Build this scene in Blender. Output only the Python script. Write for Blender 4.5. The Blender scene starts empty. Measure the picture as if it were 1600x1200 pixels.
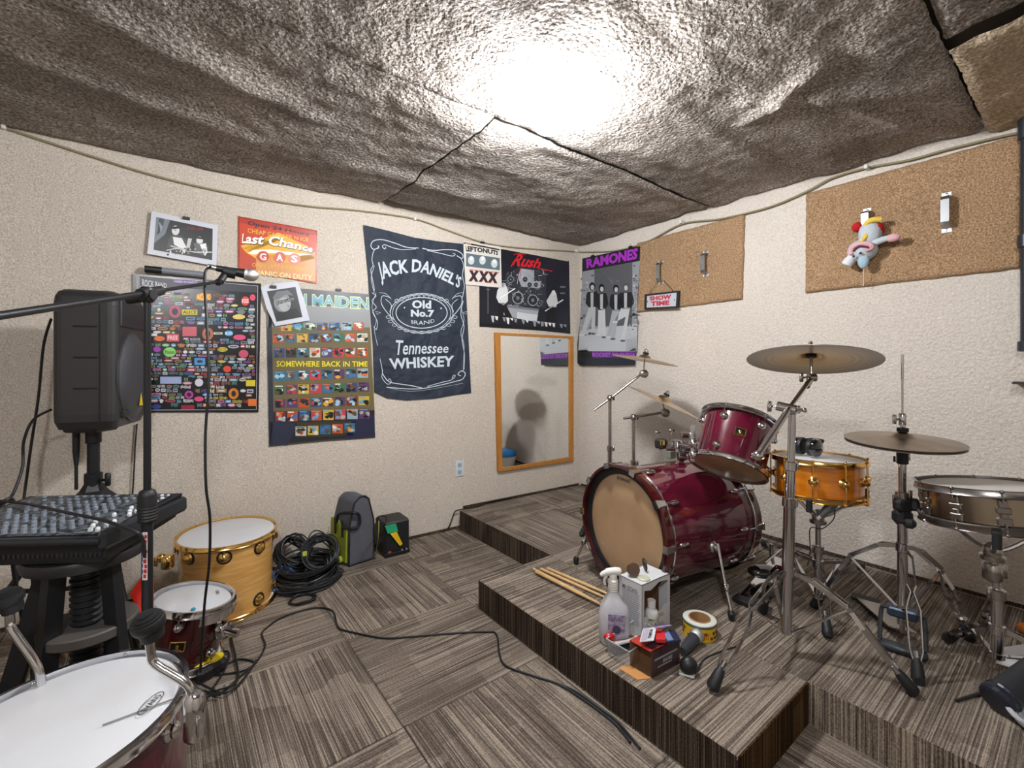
import bpy, math, random
import numpy as np
from mathutils import Vector, Matrix, Quaternion
random.seed(7)
S = bpy.context.scene
COL = S.collection
PI = math.pi

# ------------------------------------------------------------------ camera, world, lights, exposure
CAM = Vector((-2.908, -2.811, 1.2))
FW = Vector((.6088, .7934, 0)); RT = Vector((.7934, -.6088, 0)); UP = Vector((0, 0, 1))
FPX, CX, CY = 705., 800., 572.
cd = bpy.data.cameras.new('camera'); cam = bpy.data.objects.new('camera', cd); COL.objects.link(cam)
cam.location = CAM; cam.rotation_euler = (PI / 2, 0, -math.atan2(.6088, .7934))
cd.sensor_width = 36; cd.lens = FPX / 1600 * 36; cd.shift_y = -28 / 1600; cd.clip_start = .02
S.camera = cam
w = bpy.data.worlds.new('room_ambient'); S.world = w; w.use_nodes = True
w.node_tree.nodes['Background'].inputs[0].default_value = (.95, .97, 1, 1)
w.node_tree.nodes['Background'].inputs[1].default_value = 1.7
S.view_settings.view_transform = 'Standard'; S.view_settings.look = 'None'
S.view_settings.gamma = 1; S.view_settings.use_curve_mapping = False
S.view_settings.exposure = 0.72
BULB = Vector((-1.70, -1.48, 2.205))
BULB_EMIT = 270.0
REAR_EMIT = 230.0

# ------------------------------------------------------------------ pixel -> room point helpers
def ray(u, v): return FW + RT * ((u - CX) / FPX) - UP * ((v - CY) / FPX)
def at(u, v, d): return CAM + ray(u, v) * d
def onz(u, v, z=0.):
    r = ray(u, v); return CAM + r * ((z - CAM.z) / r.z)
def onpl(u, v, p0, n, off=0.):
    r = ray(u, v); return CAM + r * (((p0 + n * off) - CAM).dot(n) / r.dot(n))
CORNER = Vector((.03, .02, 0))
NL = Vector((-.055, -1, 0)).normalized(); DL = Vector((-1, .055, 0)).normalized()   # left wall
NR = Vector((-1, -.016, 0)).normalized(); DR = Vector((.016, -1, 0)).normalized()   # right wall
def wl(u, v, off=0.): return onpl(u, v, CORNER, NL, off)
def wr(u, v, off=0.): return onpl(u, v, CORNER, NR, off)
STAGE = .14; CEIL = 2.28

# ------------------------------------------------------------------ materials
def sc(h):
    if isinstance(h, str):
        c = [int(h[i:i + 2], 16) / 255 for i in (0, 2, 4)]
        return tuple(x / 12.92 if x <= .04045 else ((x + .055) / 1.055) ** 2.4 for x in c)
    return h
MATS = {}
def mat(name, col, rough=.5, metal=0., noise=None, bump=None, coat=0., trans=0., alpha=1., stretch=None, emit=None, spec=None):
    if name in MATS: return MATS[name]
    m = bpy.data.materials.new(name); m.use_nodes = True; nt = m.node_tree; b = nt.nodes['Principled BSDF']
    c = sc(col); b.inputs['Base Color'].default_value = (*c, 1)
    b.inputs['Roughness'].default_value = rough; b.inputs['Metallic'].default_value = metal
    if coat: b.inputs['Coat Weight'].default_value = coat; b.inputs['Coat Roughness'].default_value = .05
    if trans: b.inputs['Transmission Weight'].default_value = trans
    if alpha < 1: b.inputs['Alpha'].default_value = alpha
    if spec is not None: b.inputs['Specular IOR Level'].default_value = spec
    if emit: b.inputs['Emission Color'].default_value = (*c, 1); b.inputs['Emission Strength'].default_value = emit
    tc = nt.nodes.new('ShaderNodeTexCoord')
    def tex(scale, st, det=4):
        mp = nt.nodes.new('ShaderNodeMapping'); nt.links.new(tc.outputs['Object'], mp.inputs[0])
        if st: mp.inputs['Scale'].default_value = st
        n = nt.nodes.new('ShaderNodeTexNoise'); n.inputs['Scale'].default_value = scale; n.inputs['Detail'].default_value = det
        nt.links.new(mp.outputs[0], n.inputs[0]); return n
    if noise:                                   # (scale, other colour, lo, hi)
        n = tex(noise[0], stretch); r = nt.nodes.new('ShaderNodeValToRGB')
        r.color_ramp.elements[0].position = noise[2]; r.color_ramp.elements[1].position = noise[3]
        r.color_ramp.elements[0].color = (*sc(noise[1]), 1); r.color_ramp.elements[1].color = (*c, 1)
        nt.links.new(n.outputs['Fac'], r.inputs[0]); nt.links.new(r.outputs[0], b.inputs['Base Color'])
    if bump:                                    # (scale, strength, distance)
        n = tex(bump[0], stretch, 3); bp = nt.nodes.new('ShaderNodeBump')
        bp.inputs['Strength'].default_value = bump[1]; bp.inputs['Distance'].default_value = bump[2]
        nt.links.new(n.outputs['Fac'], bp.inputs['Height']); nt.links.new(bp.outputs[0], b.inputs['Normal'])
    MATS[name] = m; return m

def speckle(name, c0, c1, c2, scale, bstr, bdist, big=1.2, bigamt=.10, rough=.95):
    """fuzzy carpet / stipple: fine two-scale speckle, broad soft mottling, bump"""
    m = bpy.data.materials.new(name); m.use_nodes = True; nt = m.node_tree; N = nt.nodes; L = nt.links; b = N['Principled BSDF']
    b.inputs['Roughness'].default_value = rough; b.inputs['Specular IOR Level'].default_value = .15
    tc = N.new('ShaderNodeTexCoord')
    n1 = N.new('ShaderNodeTexNoise'); n1.inputs['Scale'].default_value = scale; n1.inputs['Detail'].default_value = 5; n1.inputs['Roughness'].default_value = .75
    L.new(tc.outputs['Object'], n1.inputs[0])
    r = N.new('ShaderNodeValToRGB'); e = r.color_ramp.elements
    e[0].position = .33; e[0].color = (*sc(c0), 1); e[1].position = .68; e[1].color = (*sc(c2), 1)
    x = e.new(.5); x.color = (*sc(c1), 1); L.new(n1.outputs['Fac'], r.inputs[0])
    n2 = N.new('ShaderNodeTexNoise'); n2.inputs['Scale'].default_value = big; n2.inputs['Detail'].default_value = 3
    L.new(tc.outputs['Object'], n2.inputs[0])
    mr = N.new('ShaderNodeMapRange'); mr.inputs[1].default_value = .3; mr.inputs[2].default_value = .7
    mr.inputs[3].default_value = 1 - bigamt; mr.inputs[4].default_value = 1 + bigamt; L.new(n2.outputs['Fac'], mr.inputs[0])
    mx = N.new('ShaderNodeMix'); mx.data_type = 'RGBA'; mx.blend_type = 'MULTIPLY'; mx.inputs[0].default_value = 1
    L.new(r.outputs[0], mx.inputs[6]); L.new(mr.outputs[0], mx.inputs[7]); L.new(mx.outputs[2], b.inputs['Base Color'])
    n3 = N.new('ShaderNodeTexNoise'); n3.inputs['Scale'].default_value = scale * .6; n3.inputs['Detail'].default_value = 3
    L.new(tc.outputs['Object'], n3.inputs[0])
    bp = N.new('ShaderNodeBump'); bp.inputs['Strength'].default_value = bstr; bp.inputs['Distance'].default_value = bdist
    L.new(n3.outputs['Fac'], bp.inputs['Height']); L.new(bp.outputs[0], b.inputs['Normal'])
    MATS[name] = m; return m

def striped(name, dark, mid, light, vertical=False, gain=1.):
    """loop carpet with fine lines along local Y (or along Z for risers)"""
    m = bpy.data.materials.new(name); m.use_nodes = True; nt = m.node_tree; N = nt.nodes; L = nt.links; b = N['Principled BSDF']
    b.inputs['Roughness'].default_value = .95; b.inputs['Specular IOR Level'].default_value = .1
    tc = N.new('ShaderNodeTexCoord'); oi = N.new('ShaderNodeObjectInfo')
    off = N.new('ShaderNodeVectorMath'); off.operation = 'SCALE'; off.inputs[0].default_value = (13, 7, 3)
    L.new(oi.outputs['Random'], off.inputs['Scale'])
    ad = N.new('ShaderNodeVectorMath'); ad.operation = 'ADD'; L.new(tc.outputs['Object'], ad.inputs[0]); L.new(off.outputs[0], ad.inputs[1])
    def ns(st, det=2, rg=.5):
        mp = N.new('ShaderNodeMapping'); mp.inputs['Scale'].default_value = st; L.new(ad.outputs[0], mp.inputs[0])
        n = N.new('ShaderNodeTexNoise'); n.inputs['Scale'].default_value = 1; n.inputs['Detail'].default_value = det; n.inputs['Roughness'].default_value = rg
        L.new(mp.outputs[0], n.inputs[0]); return n
    s1 = (230, 230, 2.) if vertical else (210, 1.6, 1)
    n1 = ns(s1, 2, .6)
    s2 = (260, 260, 160) if vertical else (240, 150, 1)
    n2 = ns(s2, 1)
    mp3 = N.new('ShaderNodeMapping'); mp3.inputs['Scale'].default_value = (9, 9, .6) if vertical else (9, 6.5, .01); L.new(ad.outputs[0], mp3.inputs[0])
    vo = N.new('ShaderNodeTexVoronoi'); vo.distance = 'CHEBYCHEV'; vo.inputs['Scale'].default_value = 1; vo.inputs['Randomness'].default_value = .7; L.new(mp3.outputs[0], vo.inputs[0])
    sep = N.new('ShaderNodeSeparateColor'); L.new(vo.outputs['Color'], sep.inputs[0])
    def math_(op, a, bb, c=None):
        k = N.new('ShaderNodeMath'); k.operation = op
        for i, x in enumerate((a, bb) if c is None else (a, bb, c)):
            if isinstance(x, (int, float)): k.inputs[i].default_value = x
            else: L.new(x, k.inputs[i])
        return k.outputs[0]
    v = math_('MULTIPLY_ADD', n2.outputs['Fac'], .28, n1.outputs['Fac'])
    v = math_('MULTIPLY_ADD', sep.outputs[0], .10, v)
    r = N.new('ShaderNodeValToRGB'); e = r.color_ramp.elements
    e[0].position = .52; e[0].color = (*[k * gain for k in sc(dark)], 1); e[1].position = .86; e[1].color = (*[k * gain for k in sc(light)], 1)
    x = e.new(.68); x.color = (*[k * gain for k in sc(mid)], 1)
    L.new(v, r.inputs[0]); L.new(r.outputs[0], b.inputs['Base Color'])
    bp = N.new('ShaderNodeBump'); bp.inputs['Strength'].default_value = .5; bp.inputs['Distance'].default_value = .004
    L.new(v, bp.inputs['Height']); L.new(bp.outputs[0], b.inputs['Normal'])
    MATS[name] = m; return m

M_WALL = speckle('beige_wall_carpet', '9d9285', 'c8beb2', 'e4dbd0', 180, .7, .004, 1.4, .05)
M_WALLR = speckle('beige_textured_plaster', 'bbb1a7', 'cfc6bd', 'dcd5cd', 120, 1., .007, 1.6, .04)
M_CEIL = speckle('grey_ceiling_carpet', '494039', '918880', 'dad4cf', 100, .9, .012, 2.2, .28)
M_CEIL2 = speckle('beige_ceiling_carpet', '87755d', 'ac9a82', 'd9cbb6', 85, 1., .012, 3, .12)
M_BROWN = speckle('brown_carpet_panel', '6a5138', '9a7c5f', 'c8ab88', 140, 1., .006, 4, .08)
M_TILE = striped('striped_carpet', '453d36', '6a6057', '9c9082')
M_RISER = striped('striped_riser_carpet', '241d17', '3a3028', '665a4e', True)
M_CHROME = mat('chrome', (.62, .62, .64), .12, 1.)
M_DCHROME = mat('worn_chrome', (.45, .43, .41), .25, 1.)
M_GOLD = mat('gold_plate', (.85, .55, .18), .16, 1.)
M_BLACK = mat('black_plastic', '1c1c1e', .45, bump=(300, .15, .002))
M_BLACKM = mat('black_powder_coat', '202124', .4, .3)
M_RUBBER = mat('black_rubber', '16171a', .55)
M_WHITE = mat('white_plastic', 'd9d8d4', .35)
M_HEAD = mat('white_drumhead', 'cfd1d6', .45, noise=(3, 'c4c3c2', .2, .5))
M_HEADTAN = mat('clear_tan_drumhead', 'b79878', .3, coat=.3, noise=(4, 'a08263', .3, .7))
M_MAROON = mat('maroon_lacquer', '5c0a26', .12, coat=1., noise=(7, '3a0418', .35, .7))
M_DKMAROON = mat('dark_maroon_lacquer', '2a0a0c', .12, coat=1., noise=(8, '4a0f12', .35, .65))
M_MAPLE = mat('maple_lacquer', 'dcac68', .2, coat=.8, noise=(9, 'c9944a', .3, .7), stretch=(1, 1, 9))
M_AMBER = mat('amber_lacquer', 'c4730f', .15, coat=1., noise=(9, '9e560a', .3, .7), stretch=(1, 1, 6))
M_STEEL = mat('brushed_black_nickel', (.34, .29, .22), .22, 1.)
M_NICKEL = mat('dark_nickel', (.30, .28, .27), .25, 1.)
M_BRONZE = mat('bronze_cymbal', (.55, .40, .20), .28, 1., noise=(9, (.24, .18, .12), .35, .65), bump=(120, .15, .001))
_nt = M_BRONZE.node_tree; _b = _nt.nodes['Principled BSDF']; _tc = _nt.nodes.new('ShaderNodeTexCoord'); _ln = _nt.nodes.new('ShaderNodeVectorMath'); _ln.operation = 'LENGTH'
_nt.links.new(_tc.outputs['Object'], _ln.inputs[0]); _nz = _nt.nodes.new('ShaderNodeTexNoise'); _nz.noise_dimensions = '1D'; _nz.inputs['Scale'].default_value = 90; _nt.links.new(_ln.outputs['Value'], _nz.inputs['W'])
_md = _nt.nodes.new('ShaderNodeMath'); _md.operation = 'MULTIPLY_ADD'; _md.inputs[1].default_value = .10; _nt.links.new(_nz.outputs['Fac'], _md.inputs[0]); _nt.links.new(_ln.outputs['Value'], _md.inputs[2])
_rr = _nt.nodes.new('ShaderNodeValToRGB'); _e = _rr.color_ramp.elements; _e[0].position = .08; _e[0].color = (.85, .55, .18, 1); _e[1].position = .27; _e[1].color = (.20, .16, .12, 1)  # golden centre highlight and dark edge shading put into the colour, with lathe rings
_x = _e.new(.15); _x.color = (.50, .35, .17, 1); _nt.links.new(_md.outputs[0], _rr.inputs[0]); _nt.links.new(_rr.outputs[0], _b.inputs['Base Color'])
M_BRONZE2 = mat('pale_bronze_cymbal', (.66, .52, .33), .3, 1., noise=(12, (.5, .38, .22), .35, .65))
M_BRONZE3 = mat('dull_bronze_cymbal', (.46, .40, .33), .4, 1., noise=(14, (.36, .31, .26), .35, .65))

# print material reads the colour stored on each printed shape
def printmat(name, rough):
    m = bpy.data.materials.new(name); m.use_nodes = True; nt = m.node_tree
    a = nt.nodes.new('ShaderNodeAttribute'); a.attribute_name = 'ink'
    nt.links.new(a.outputs['Color'], nt.nodes['Principled BSDF'].inputs['Base Color'])
    nt.nodes['Principled BSDF'].inputs['Roughness'].default_value = rough
    MATS[name] = m; return m
M_PRINT = printmat('printed_ink', .35); M_PRINTM = printmat('matt_printed_ink', .8)

# ------------------------------------------------------------------ mesh builder
WORLD_ORIGIN = {}
def frame(axis, hint=None):
    z = Vector(axis).normalized(); h = Vector(hint) if hint else (Vector((0, 0, 1)) if abs(z.z) < .9 else Vector((1, 0, 0)))
    x = (h - z * h.dot(z)).normalized(); y = z.cross(x)
    return x, y, z
class MB:
    def __init__(s): s.v = []; s.f = []; s.c = []; s.col = None; s.sm = []
    def add(s, vs, fs, smooth=True):
        b = len(s.v); s.v += [Vector(p) for p in vs]
        for f in fs: s.f.append([b + i for i in f]); s.c.append(s.col); s.sm.append(smooth)
        return s
    def box(s, c, sz, ax=None, bev=0., taper=None):
        X, Y, Z = ax or (Vector((1, 0, 0)), Vector((0, 1, 0)), Vector((0, 0, 1))); c = Vector(c); hx, hy, hz = [k / 2 for k in sz]
        tx, ty = taper or (1, 1)
        if bev <= 0:
            vs = [c + X * (a * hx * (tx if k > 0 else 1)) + Y * (b * hy * (ty if k > 0 else 1)) + Z * (k * hz) for k in (-1, 1) for b in (-1, 1) for a in (-1, 1)]
            return s.add(vs, [(0, 2, 3, 1), (4, 5, 7, 6), (0, 1, 5, 4), (2, 6, 7, 3), (0, 4, 6, 2), (1, 3, 7, 5)], False)
        rings = []
        for (k, ins) in ((-hz, bev), (-hz + bev, 0), (hz - bev, 0), (hz, bev)):
            t = (tx, ty) if k > 0 else (1, 1); r = []
            for (qx, qy) in ((1, 1), (-1, 1), (-1, -1), (1, -1)):
                for (ix, iy) in (((bev, 0), (0, bev)) if qx * qy < 0 else ((0, bev), (bev, 0))):
                    px = qx * (hx - ins * .6 - ix) * t[0]; py = qy * (hy - ins * .6 - iy) * t[1]; r.append(c + X * px + Y * py + Z * k)
            rings.append(r)
        n = 8; vs = [p for r in rings for p in r]; fs = [tuple(range(n - 1, -1, -1)), tuple(range(3 * n, 4 * n))]
        for i in range(3):
            for j in range(n): fs.append((i * n + j, i * n + (j + 1) % n, (i + 1) * n + (j + 1) % n, (i + 1) * n + j))
        return s.add(vs, fs, False)
    def tube(s, pts, r, n=8, closed=False, cap=True):
        P = [Vector(p) for p in pts]; m = len(P); R = r if isinstance(r, (list, tuple)) else [r] * m
        vs = []; prev = None
        for i in range(m):
            if closed: t = P[(i + 1) % m] - P[i - 1]
            else: t = P[min(i + 1, m - 1)] - P[max(i - 1, 0)]
            if t.length < 1e-9: t = Vector((0, 0, 1))
            t.normalize()
            if prev is None: x, y, _ = frame(t)
            else:
                x = prev - t * prev.dot(t)
                x = x.normalized() if x.length > 1e-6 else frame(t)[0]
                y = t.cross(x)
            prev = x
            for k in range(n):
                a = 2 * PI * k / n; vs.append(P[i] + (x * math.cos(a) + y * math.sin(a)) * R[i])
        fs = []
        for i in range(m if closed else m - 1):
            for k in range(n):
                a = i * n; b = ((i + 1) % m) * n; fs.append((a + k, a + (k + 1) % n, b + (k + 1) % n, b + k))
        if cap and not closed: fs += [tuple(range(n - 1, -1, -1)), tuple(range((m - 1) * n, m * n))]
        return s.add(vs, fs)
    def lathe(s, prof, o, axis=(0, 0, 1), n=32, hint=None, flat=False, ell=1.):
        X, Y, Z = frame(axis, hint); o = Vector(o); vs = []; m = len(prof)
        for (r, h) in prof:
            for k in range(n):
                a = 2 * PI * k / n; vs.append(o + Z * h + (X * math.cos(a) + Y * math.sin(a) * ell) * max(r, 1e-5))
        fs = [(i * n + k, i * n + (k + 1) % n, (i + 1) * n + (k + 1) % n, (i + 1) * n + k) for i in range(m - 1) for k in range(n)]
        s.add(vs, fs, not flat)
        if prof[0][0] > 1e-4 and prof[0] != prof[-1]: s.add([vs[k] for k in range(n)], [tuple(range(n - 1, -1, -1))], False)
        if prof[-1][0] > 1e-4 and prof[0] != prof[-1]: s.add([vs[(m - 1) * n + k] for k in range(n)], [tuple(range(n))], False)
        return s
    def ball(s, c, r, n=14, m=8, ax=None):
        r = r if isinstance(r, (tuple, list)) else (r, r, r); X, Y, Z = ax or (Vector((1, 0, 0)), Vector((0, 1, 0)), Vector((0, 0, 1))); c = Vector(c)
        vs = []
        for i in range(m + 1):
            t = PI * i / m
            for k in range(n):
                a = 2 * PI * k / n; st = max(math.sin(t), .001)
                vs.append(c + X * r[0] * st * math.cos(a) + Y * r[1] * st * math.sin(a) - Z * r[2] * math.cos(t))
        return s.add(vs, [(i * n + k, i * n + (k + 1) % n, (i + 1) * n + (k + 1) % n, (i + 1) * n + k) for i in range(m) for k in range(n)])
    def bar(s, p, q, wd, th, hint=None):
        p = Vector(p); q = Vector(q); X, Y, Z = frame(q - p, hint); return s.box((p + q) / 2, (wd, th, (q - p).length), (X, Y, Z))
    def slab(s, pts, n, th):                    # polygon extruded along n (pts = front face)
        k = len(pts); n = Vector(n); A = [Vector(p) for p in pts]; B = [p - n * th for p in A]
        return s.add(A + B, [tuple(range(k)), tuple(range(2 * k - 1, k - 1, -1))] + [(i, k + i, k + (i + 1) % k, (i + 1) % k) for i in range(k)], False)
    def build(s, name, m, parent=None, origin=None):
        if origin is None:
            lo = [min(p[i] for p in s.v) for i in range(3)]; hi = [max(p[i] for p in s.v) for i in range(3)]
            origin = Vector(((lo[0] + hi[0]) / 2, (lo[1] + hi[1]) / 2, lo[2]))
        me = bpy.data.meshes.new(name); me.from_pydata([p - origin for p in s.v], [], s.f)
        me.polygons.foreach_set('use_smooth', s.sm)
        if any(c is not None for c in s.c):
            at_ = me.color_attributes.new('ink', 'FLOAT_COLOR', 'CORNER'); buf = []
            for f, c in zip(s.f, s.c): buf += list((*sc(c or 'ffffff'), 1)) * len(f)
            at_.data.foreach_set('color', buf)
        me.validate(); me.materials.append(MATS[m] if isinstance(m, str) else m)
        if any(s.sm):
            try: me.set_sharp_from_angle(angle=math.radians(42))
            except Exception: pass
        o = bpy.data.objects.new(name, me); COL.objects.link(o)
        link(o, origin, parent); return o
def link(o, origin, parent):
    origin = Vector(origin); WORLD_ORIGIN[o.name] = origin
    if parent is not None: o.parent = parent; o.location = origin - WORLD_ORIGIN[parent.name]
    else: o.location = origin
def thing(name, label, cat, loc, group=None):
    o = bpy.data.objects.new(name, None); COL.objects.link(o); o.empty_display_size = .05
    link(o, loc, None); return tag(o, label, cat, group)
def tag(o, label=None, cat=None, group=None, kind=None):
    if label: o['label'] = label
    if cat: o['category'] = cat
    if group: o['group'] = group
    if kind: o['kind'] = kind
    return o
def lab(o, label): o['label'] = label; return o
def smooth(pts, n=8, closed=False):             # Catmull-Rom through pts
    P = [Vector(p) for p in pts]; m = len(P); out = []
    for i in range(m if closed else m - 1):
        g = (lambda k: P[k % m]) if closed else (lambda k: P[max(0, min(m - 1, k))])
        a, b, c, d = g(i - 1), g(i), g(i + 1), g(i + 2)
        for k in range(n):
            t = k / n; out.append(.5 * ((2 * b) + (c - a) * t + (2 * a - 5 * b + 4 * c - d) * t * t + (3 * b - a - 3 * c + d) * t ** 3))
    if not closed: out.append(P[-1])
    return out

# flat print on a sheet: shapes given in sheet drawing units, laid on the wall plane
TEXTCACHE = {}
def textmesh(s, bold):
    k = (s, bold)
    if k not in TEXTCACHE:
        cu = bpy.data.curves.new('t', 'FONT'); cu.body = s; cu.offset = bold; cu.resolution_u = 2
        o = bpy.data.objects.new('t', cu); COL.objects.link(o); bpy.context.view_layer.update()
        me = o.to_mesh(); V = [tuple(v.co[:2]) for v in me.vertices]; Fc = [tuple(p.vertices) for p in me.polygons]; o.to_mesh_clear()
        bpy.data.objects.remove(o); bpy.data.curves.remove(cu)
        xs = [v[0] for v in V]; ys = [v[1] for v in V]; x0, x1, y0, y1 = min(xs), max(xs), min(ys), max(ys)
        V = [((x - x0) / (x1 - x0), (y - y0) / (y1 - y0)) for x, y in V]; TEXTCACHE[k] = (V, Fc)
    return TEXTCACHE[k]
class Print:
    def __init__(s, wall, ox, oy, sc_, base=.003): s.w = wall; s.o = (ox, oy, sc_); s.base = base; s.k = 0; s.mb = MB()
    def p(s, x, y, k=None):
        ox, oy, q = s.o; return s.w(ox + x / q, oy + y / q, s.base + .00035 * (s.k if k is None else k))
    def up(s): s.k += 1
    def poly(s, pts, col): s.mb.col = col; s.mb.add([s.p(*a) for a in pts], [tuple(range(len(pts)))], False); return s
    def rect(s, x0, y0, x1, y1, col): return s.poly([(x0, y0), (x1, y0), (x1, y1), (x0, y1)], col)
    def ell(s, cx, cy, rx, ry, col, n=16, rot=0):
        return s.poly([(cx + rx * math.cos(a) * math.cos(rot) - ry * math.sin(a) * math.sin(rot), cy + rx * math.cos(a) * math.sin(rot) + ry * math.sin(a) * math.cos(rot)) for a in [2 * PI * i / n for i in range(n)]], col)
    def stroke(s, pts, wd, col, closed=False):
        s.mb.col = col; m = len(pts); A = []
        for i in range(m):
            a = pts[i - 1] if (i or closed) else pts[i]; b = pts[(i + 1) % m] if (i < m - 1 or closed) else pts[i]
            dx, dy = b[0] - a[0], b[1] - a[1]; l = math.hypot(dx, dy) or 1
            ww = wd[i] if isinstance(wd, list) else wd
            A += [s.p(pts[i][0] - dy / l * ww / 2, pts[i][1] + dx / l * ww / 2), s.p(pts[i][0] + dy / l * ww / 2, pts[i][1] - dx / l * ww / 2)]
        s.mb.add(A, [(2 * i, 2 * i + 1, 2 * ((i + 1) % m) + 1, 2 * ((i + 1) % m)) for i in range(m if closed else m - 1)], False); return s
    def curve(s, pts, wd, col, closed=False):
        q = smooth([(a[0], a[1], 0) for a in pts], 6, closed); return s.stroke([(a.x, a.y) for a in q], wd, col, closed)
    def text(s, t, top, bot, col, bold=.01, shear=0.):
        V, Fc = textmesh(t, bold); s.mb.col = col
        def along(L, x):
            x = max(0, min(1, x)); k = min(int(x * (len(L) - 1)), len(L) - 2); t_ = x * (len(L) - 1) - k
            return (L[k][0] * (1 - t_) + L[k + 1][0] * t_, L[k][1] * (1 - t_) + L[k + 1][1] * t_)
        def curveline(L):
            if len(L) <= 2: return L
            q = smooth([(a[0], a[1], 0) for a in L], 10); return [(a.x, a.y) for a in q]
        T, B = curveline(top), curveline(bot); out = []
        for (x, y) in V:
            a = along(T, x + shear * (y - .5)); b = along(B, x + shear * (y - .5)); out.append(s.p(b[0] + (a[0] - b[0]) * y, b[1] + (a[1] - b[1]) * y))
        s.mb.add(out, Fc, False); return s
    def build(s, parent, name='print', m=None): return s.mb.build(name, m or M_PRINT, parent)
def sheet_thing(name, label, cat, pr, outline, mt, group=None, th=.0025, loc=None, part='sheet'):
    """thing on the wall: an extruded sheet"""
    pts = [pr.w(pr.o[0] + x / pr.o[2], pr.o[1] + y / pr.o[2], pr.base - .0006) for x, y in outline]
    n = NL if pr.w is wl else NR
    c = sum(pts, Vector()) / len(pts); t = thing(name, label, cat, Vector((c.x, c.y, min(p.z for p in pts))), group)
    MB().slab(pts, n, th).build(part, mt, t); return t
def clip(parent, wall, u, v, off=.004):
    n = NL if wall is wl else NR; d = DL if wall is wl else DR; p = wall(u, v, off + .004)
    b = MB().box(p, (.032, .012, .014), (d, n, UP)); c = b.build('binder_clip', M_BLACK, parent)
    MB().tube([p + UP * .006 + d * .008, p + UP * .022 + d * .004, p + UP * .022 - d * .004, p + UP * .006 - d * .008], .0012, 5).build('wire_handle', M_DCHROME, c)

# ------------------------------------------------------------------ the room
XL, YB = -4.9, -4.9
def P2(o, s, z=0.): return CORNER + o * s + UP * z
fl = MB().box((XL / 2, (YB + .3) / 2, -.06), (-XL + .1, -YB + .7, .1)).build('floor', mat('concrete_slab', '3a342e', .9), None)
tag(fl, 'floor covered with brown striped carpet tiles', kind='structure')
def tile_mesh(w_, h_, th=.012, m=M_TILE):
    b = MB(); bv = .004
    hx, hy = w_ / 2 - .0012, h_ / 2 - .0012
    vs = [(x * hx, y * hy, 0) for x, y in ((-1, -1), (1, -1), (1, 1), (-1, 1))] + [(x * hx, y * hy, th - .002) for x, y in ((-1, -1), (1, -1), (1, 1), (-1, 1))] + [(x * (hx - .003), y * (hy - .003), th) for x, y in ((-1, -1), (1, -1), (1, 1), (-1, 1))]
    f = [(8, 9, 10, 11)] + [(a + i, a + (i + 1) % 4, a + 4 + (i + 1) % 4, a + 4 + i) for a in (0, 4) for i in range(4)]
    me = bpy.data.meshes.new('carpet_tile'); me.from_pydata(vs, [], f); me.materials.append(m); return me
TM = {}
def put_tile(parent, cx, cy, w_, h_, z, along_y):
    a, b = (w_, h_) if along_y else (h_, w_)
    k = (round(a, 3), round(b, 3))
    if k not in TM: TM[k] = tile_mesh(a, b)
    o = bpy.data.objects.new('carpet_tile', TM[k]); COL.objects.link(o)
    link(o, (cx, cy, z), parent)
    if not along_y: o.rotation_euler[2] = PI / 2
T = .6
for ix in range(-5, 4):
    for iy in range(-5, 3):
        x0, y0 = -2.28 + T * ix, -.80 + T * iy; x1, y1 = x0 + T, y0 + T
        x0 = max(x0, XL); y1 = min(y1, CORNER.y - .055 * (x0 + x1) / 2 - .0); x1 = min(x1, 0)
        if y1 - y0 < .05 or x1 - x0 < .05: continue
        if (x0 >= -1.19 and y0 > -.95) or (x0 >= -1.66 and y1 < -.93): continue
        put_tile(fl, (x0 + x1) / 2, (y0 + y1) / 2, x1 - x0, y1 - y0, -.012, (ix + iy) % 2 == 0)

def wall(name, p0, d, n, length, mt, h0=-.02, h1=CEIL + .08):
    b = MB(); a = p0 - d * .0; L_ = a + d * length
    b.slab([Vector((a.x, a.y, h0)), Vector((L_.x, L_.y, h0)), Vector((L_.x, L_.y, h1)), Vector((a.x, a.y, h1))] if True else [], n, .1)
    return tag(b.build(name, mt), kind='structure')
wall('wall_left', CORNER, DL, NL, 4.9, M_WALL)
wall('wall_right', CORNER, DR, NR, 4.9, M_WALLR)
wall('wall_back', Vector((.3, YB, 0)), Vector((-1, 0, 0)), Vector((0, 1, 0)), 5.4, M_WALL)
wall('wall_side', Vector((XL, .3, 0)), Vector((0, -1, 0)), Vector((1, 0, 0)), 5.2, M_WALL)
tag(MB().box((XL / 2, (YB + .3) / 2, CEIL + .12), (-XL + .2, -YB + .7, .1)).build('ceiling', mat('ceiling_board', '7d766e', .9), None), 'ceiling hung with sagging grey carpet', kind='structure')
ceil_o = bpy.data.objects['ceiling']

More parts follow.
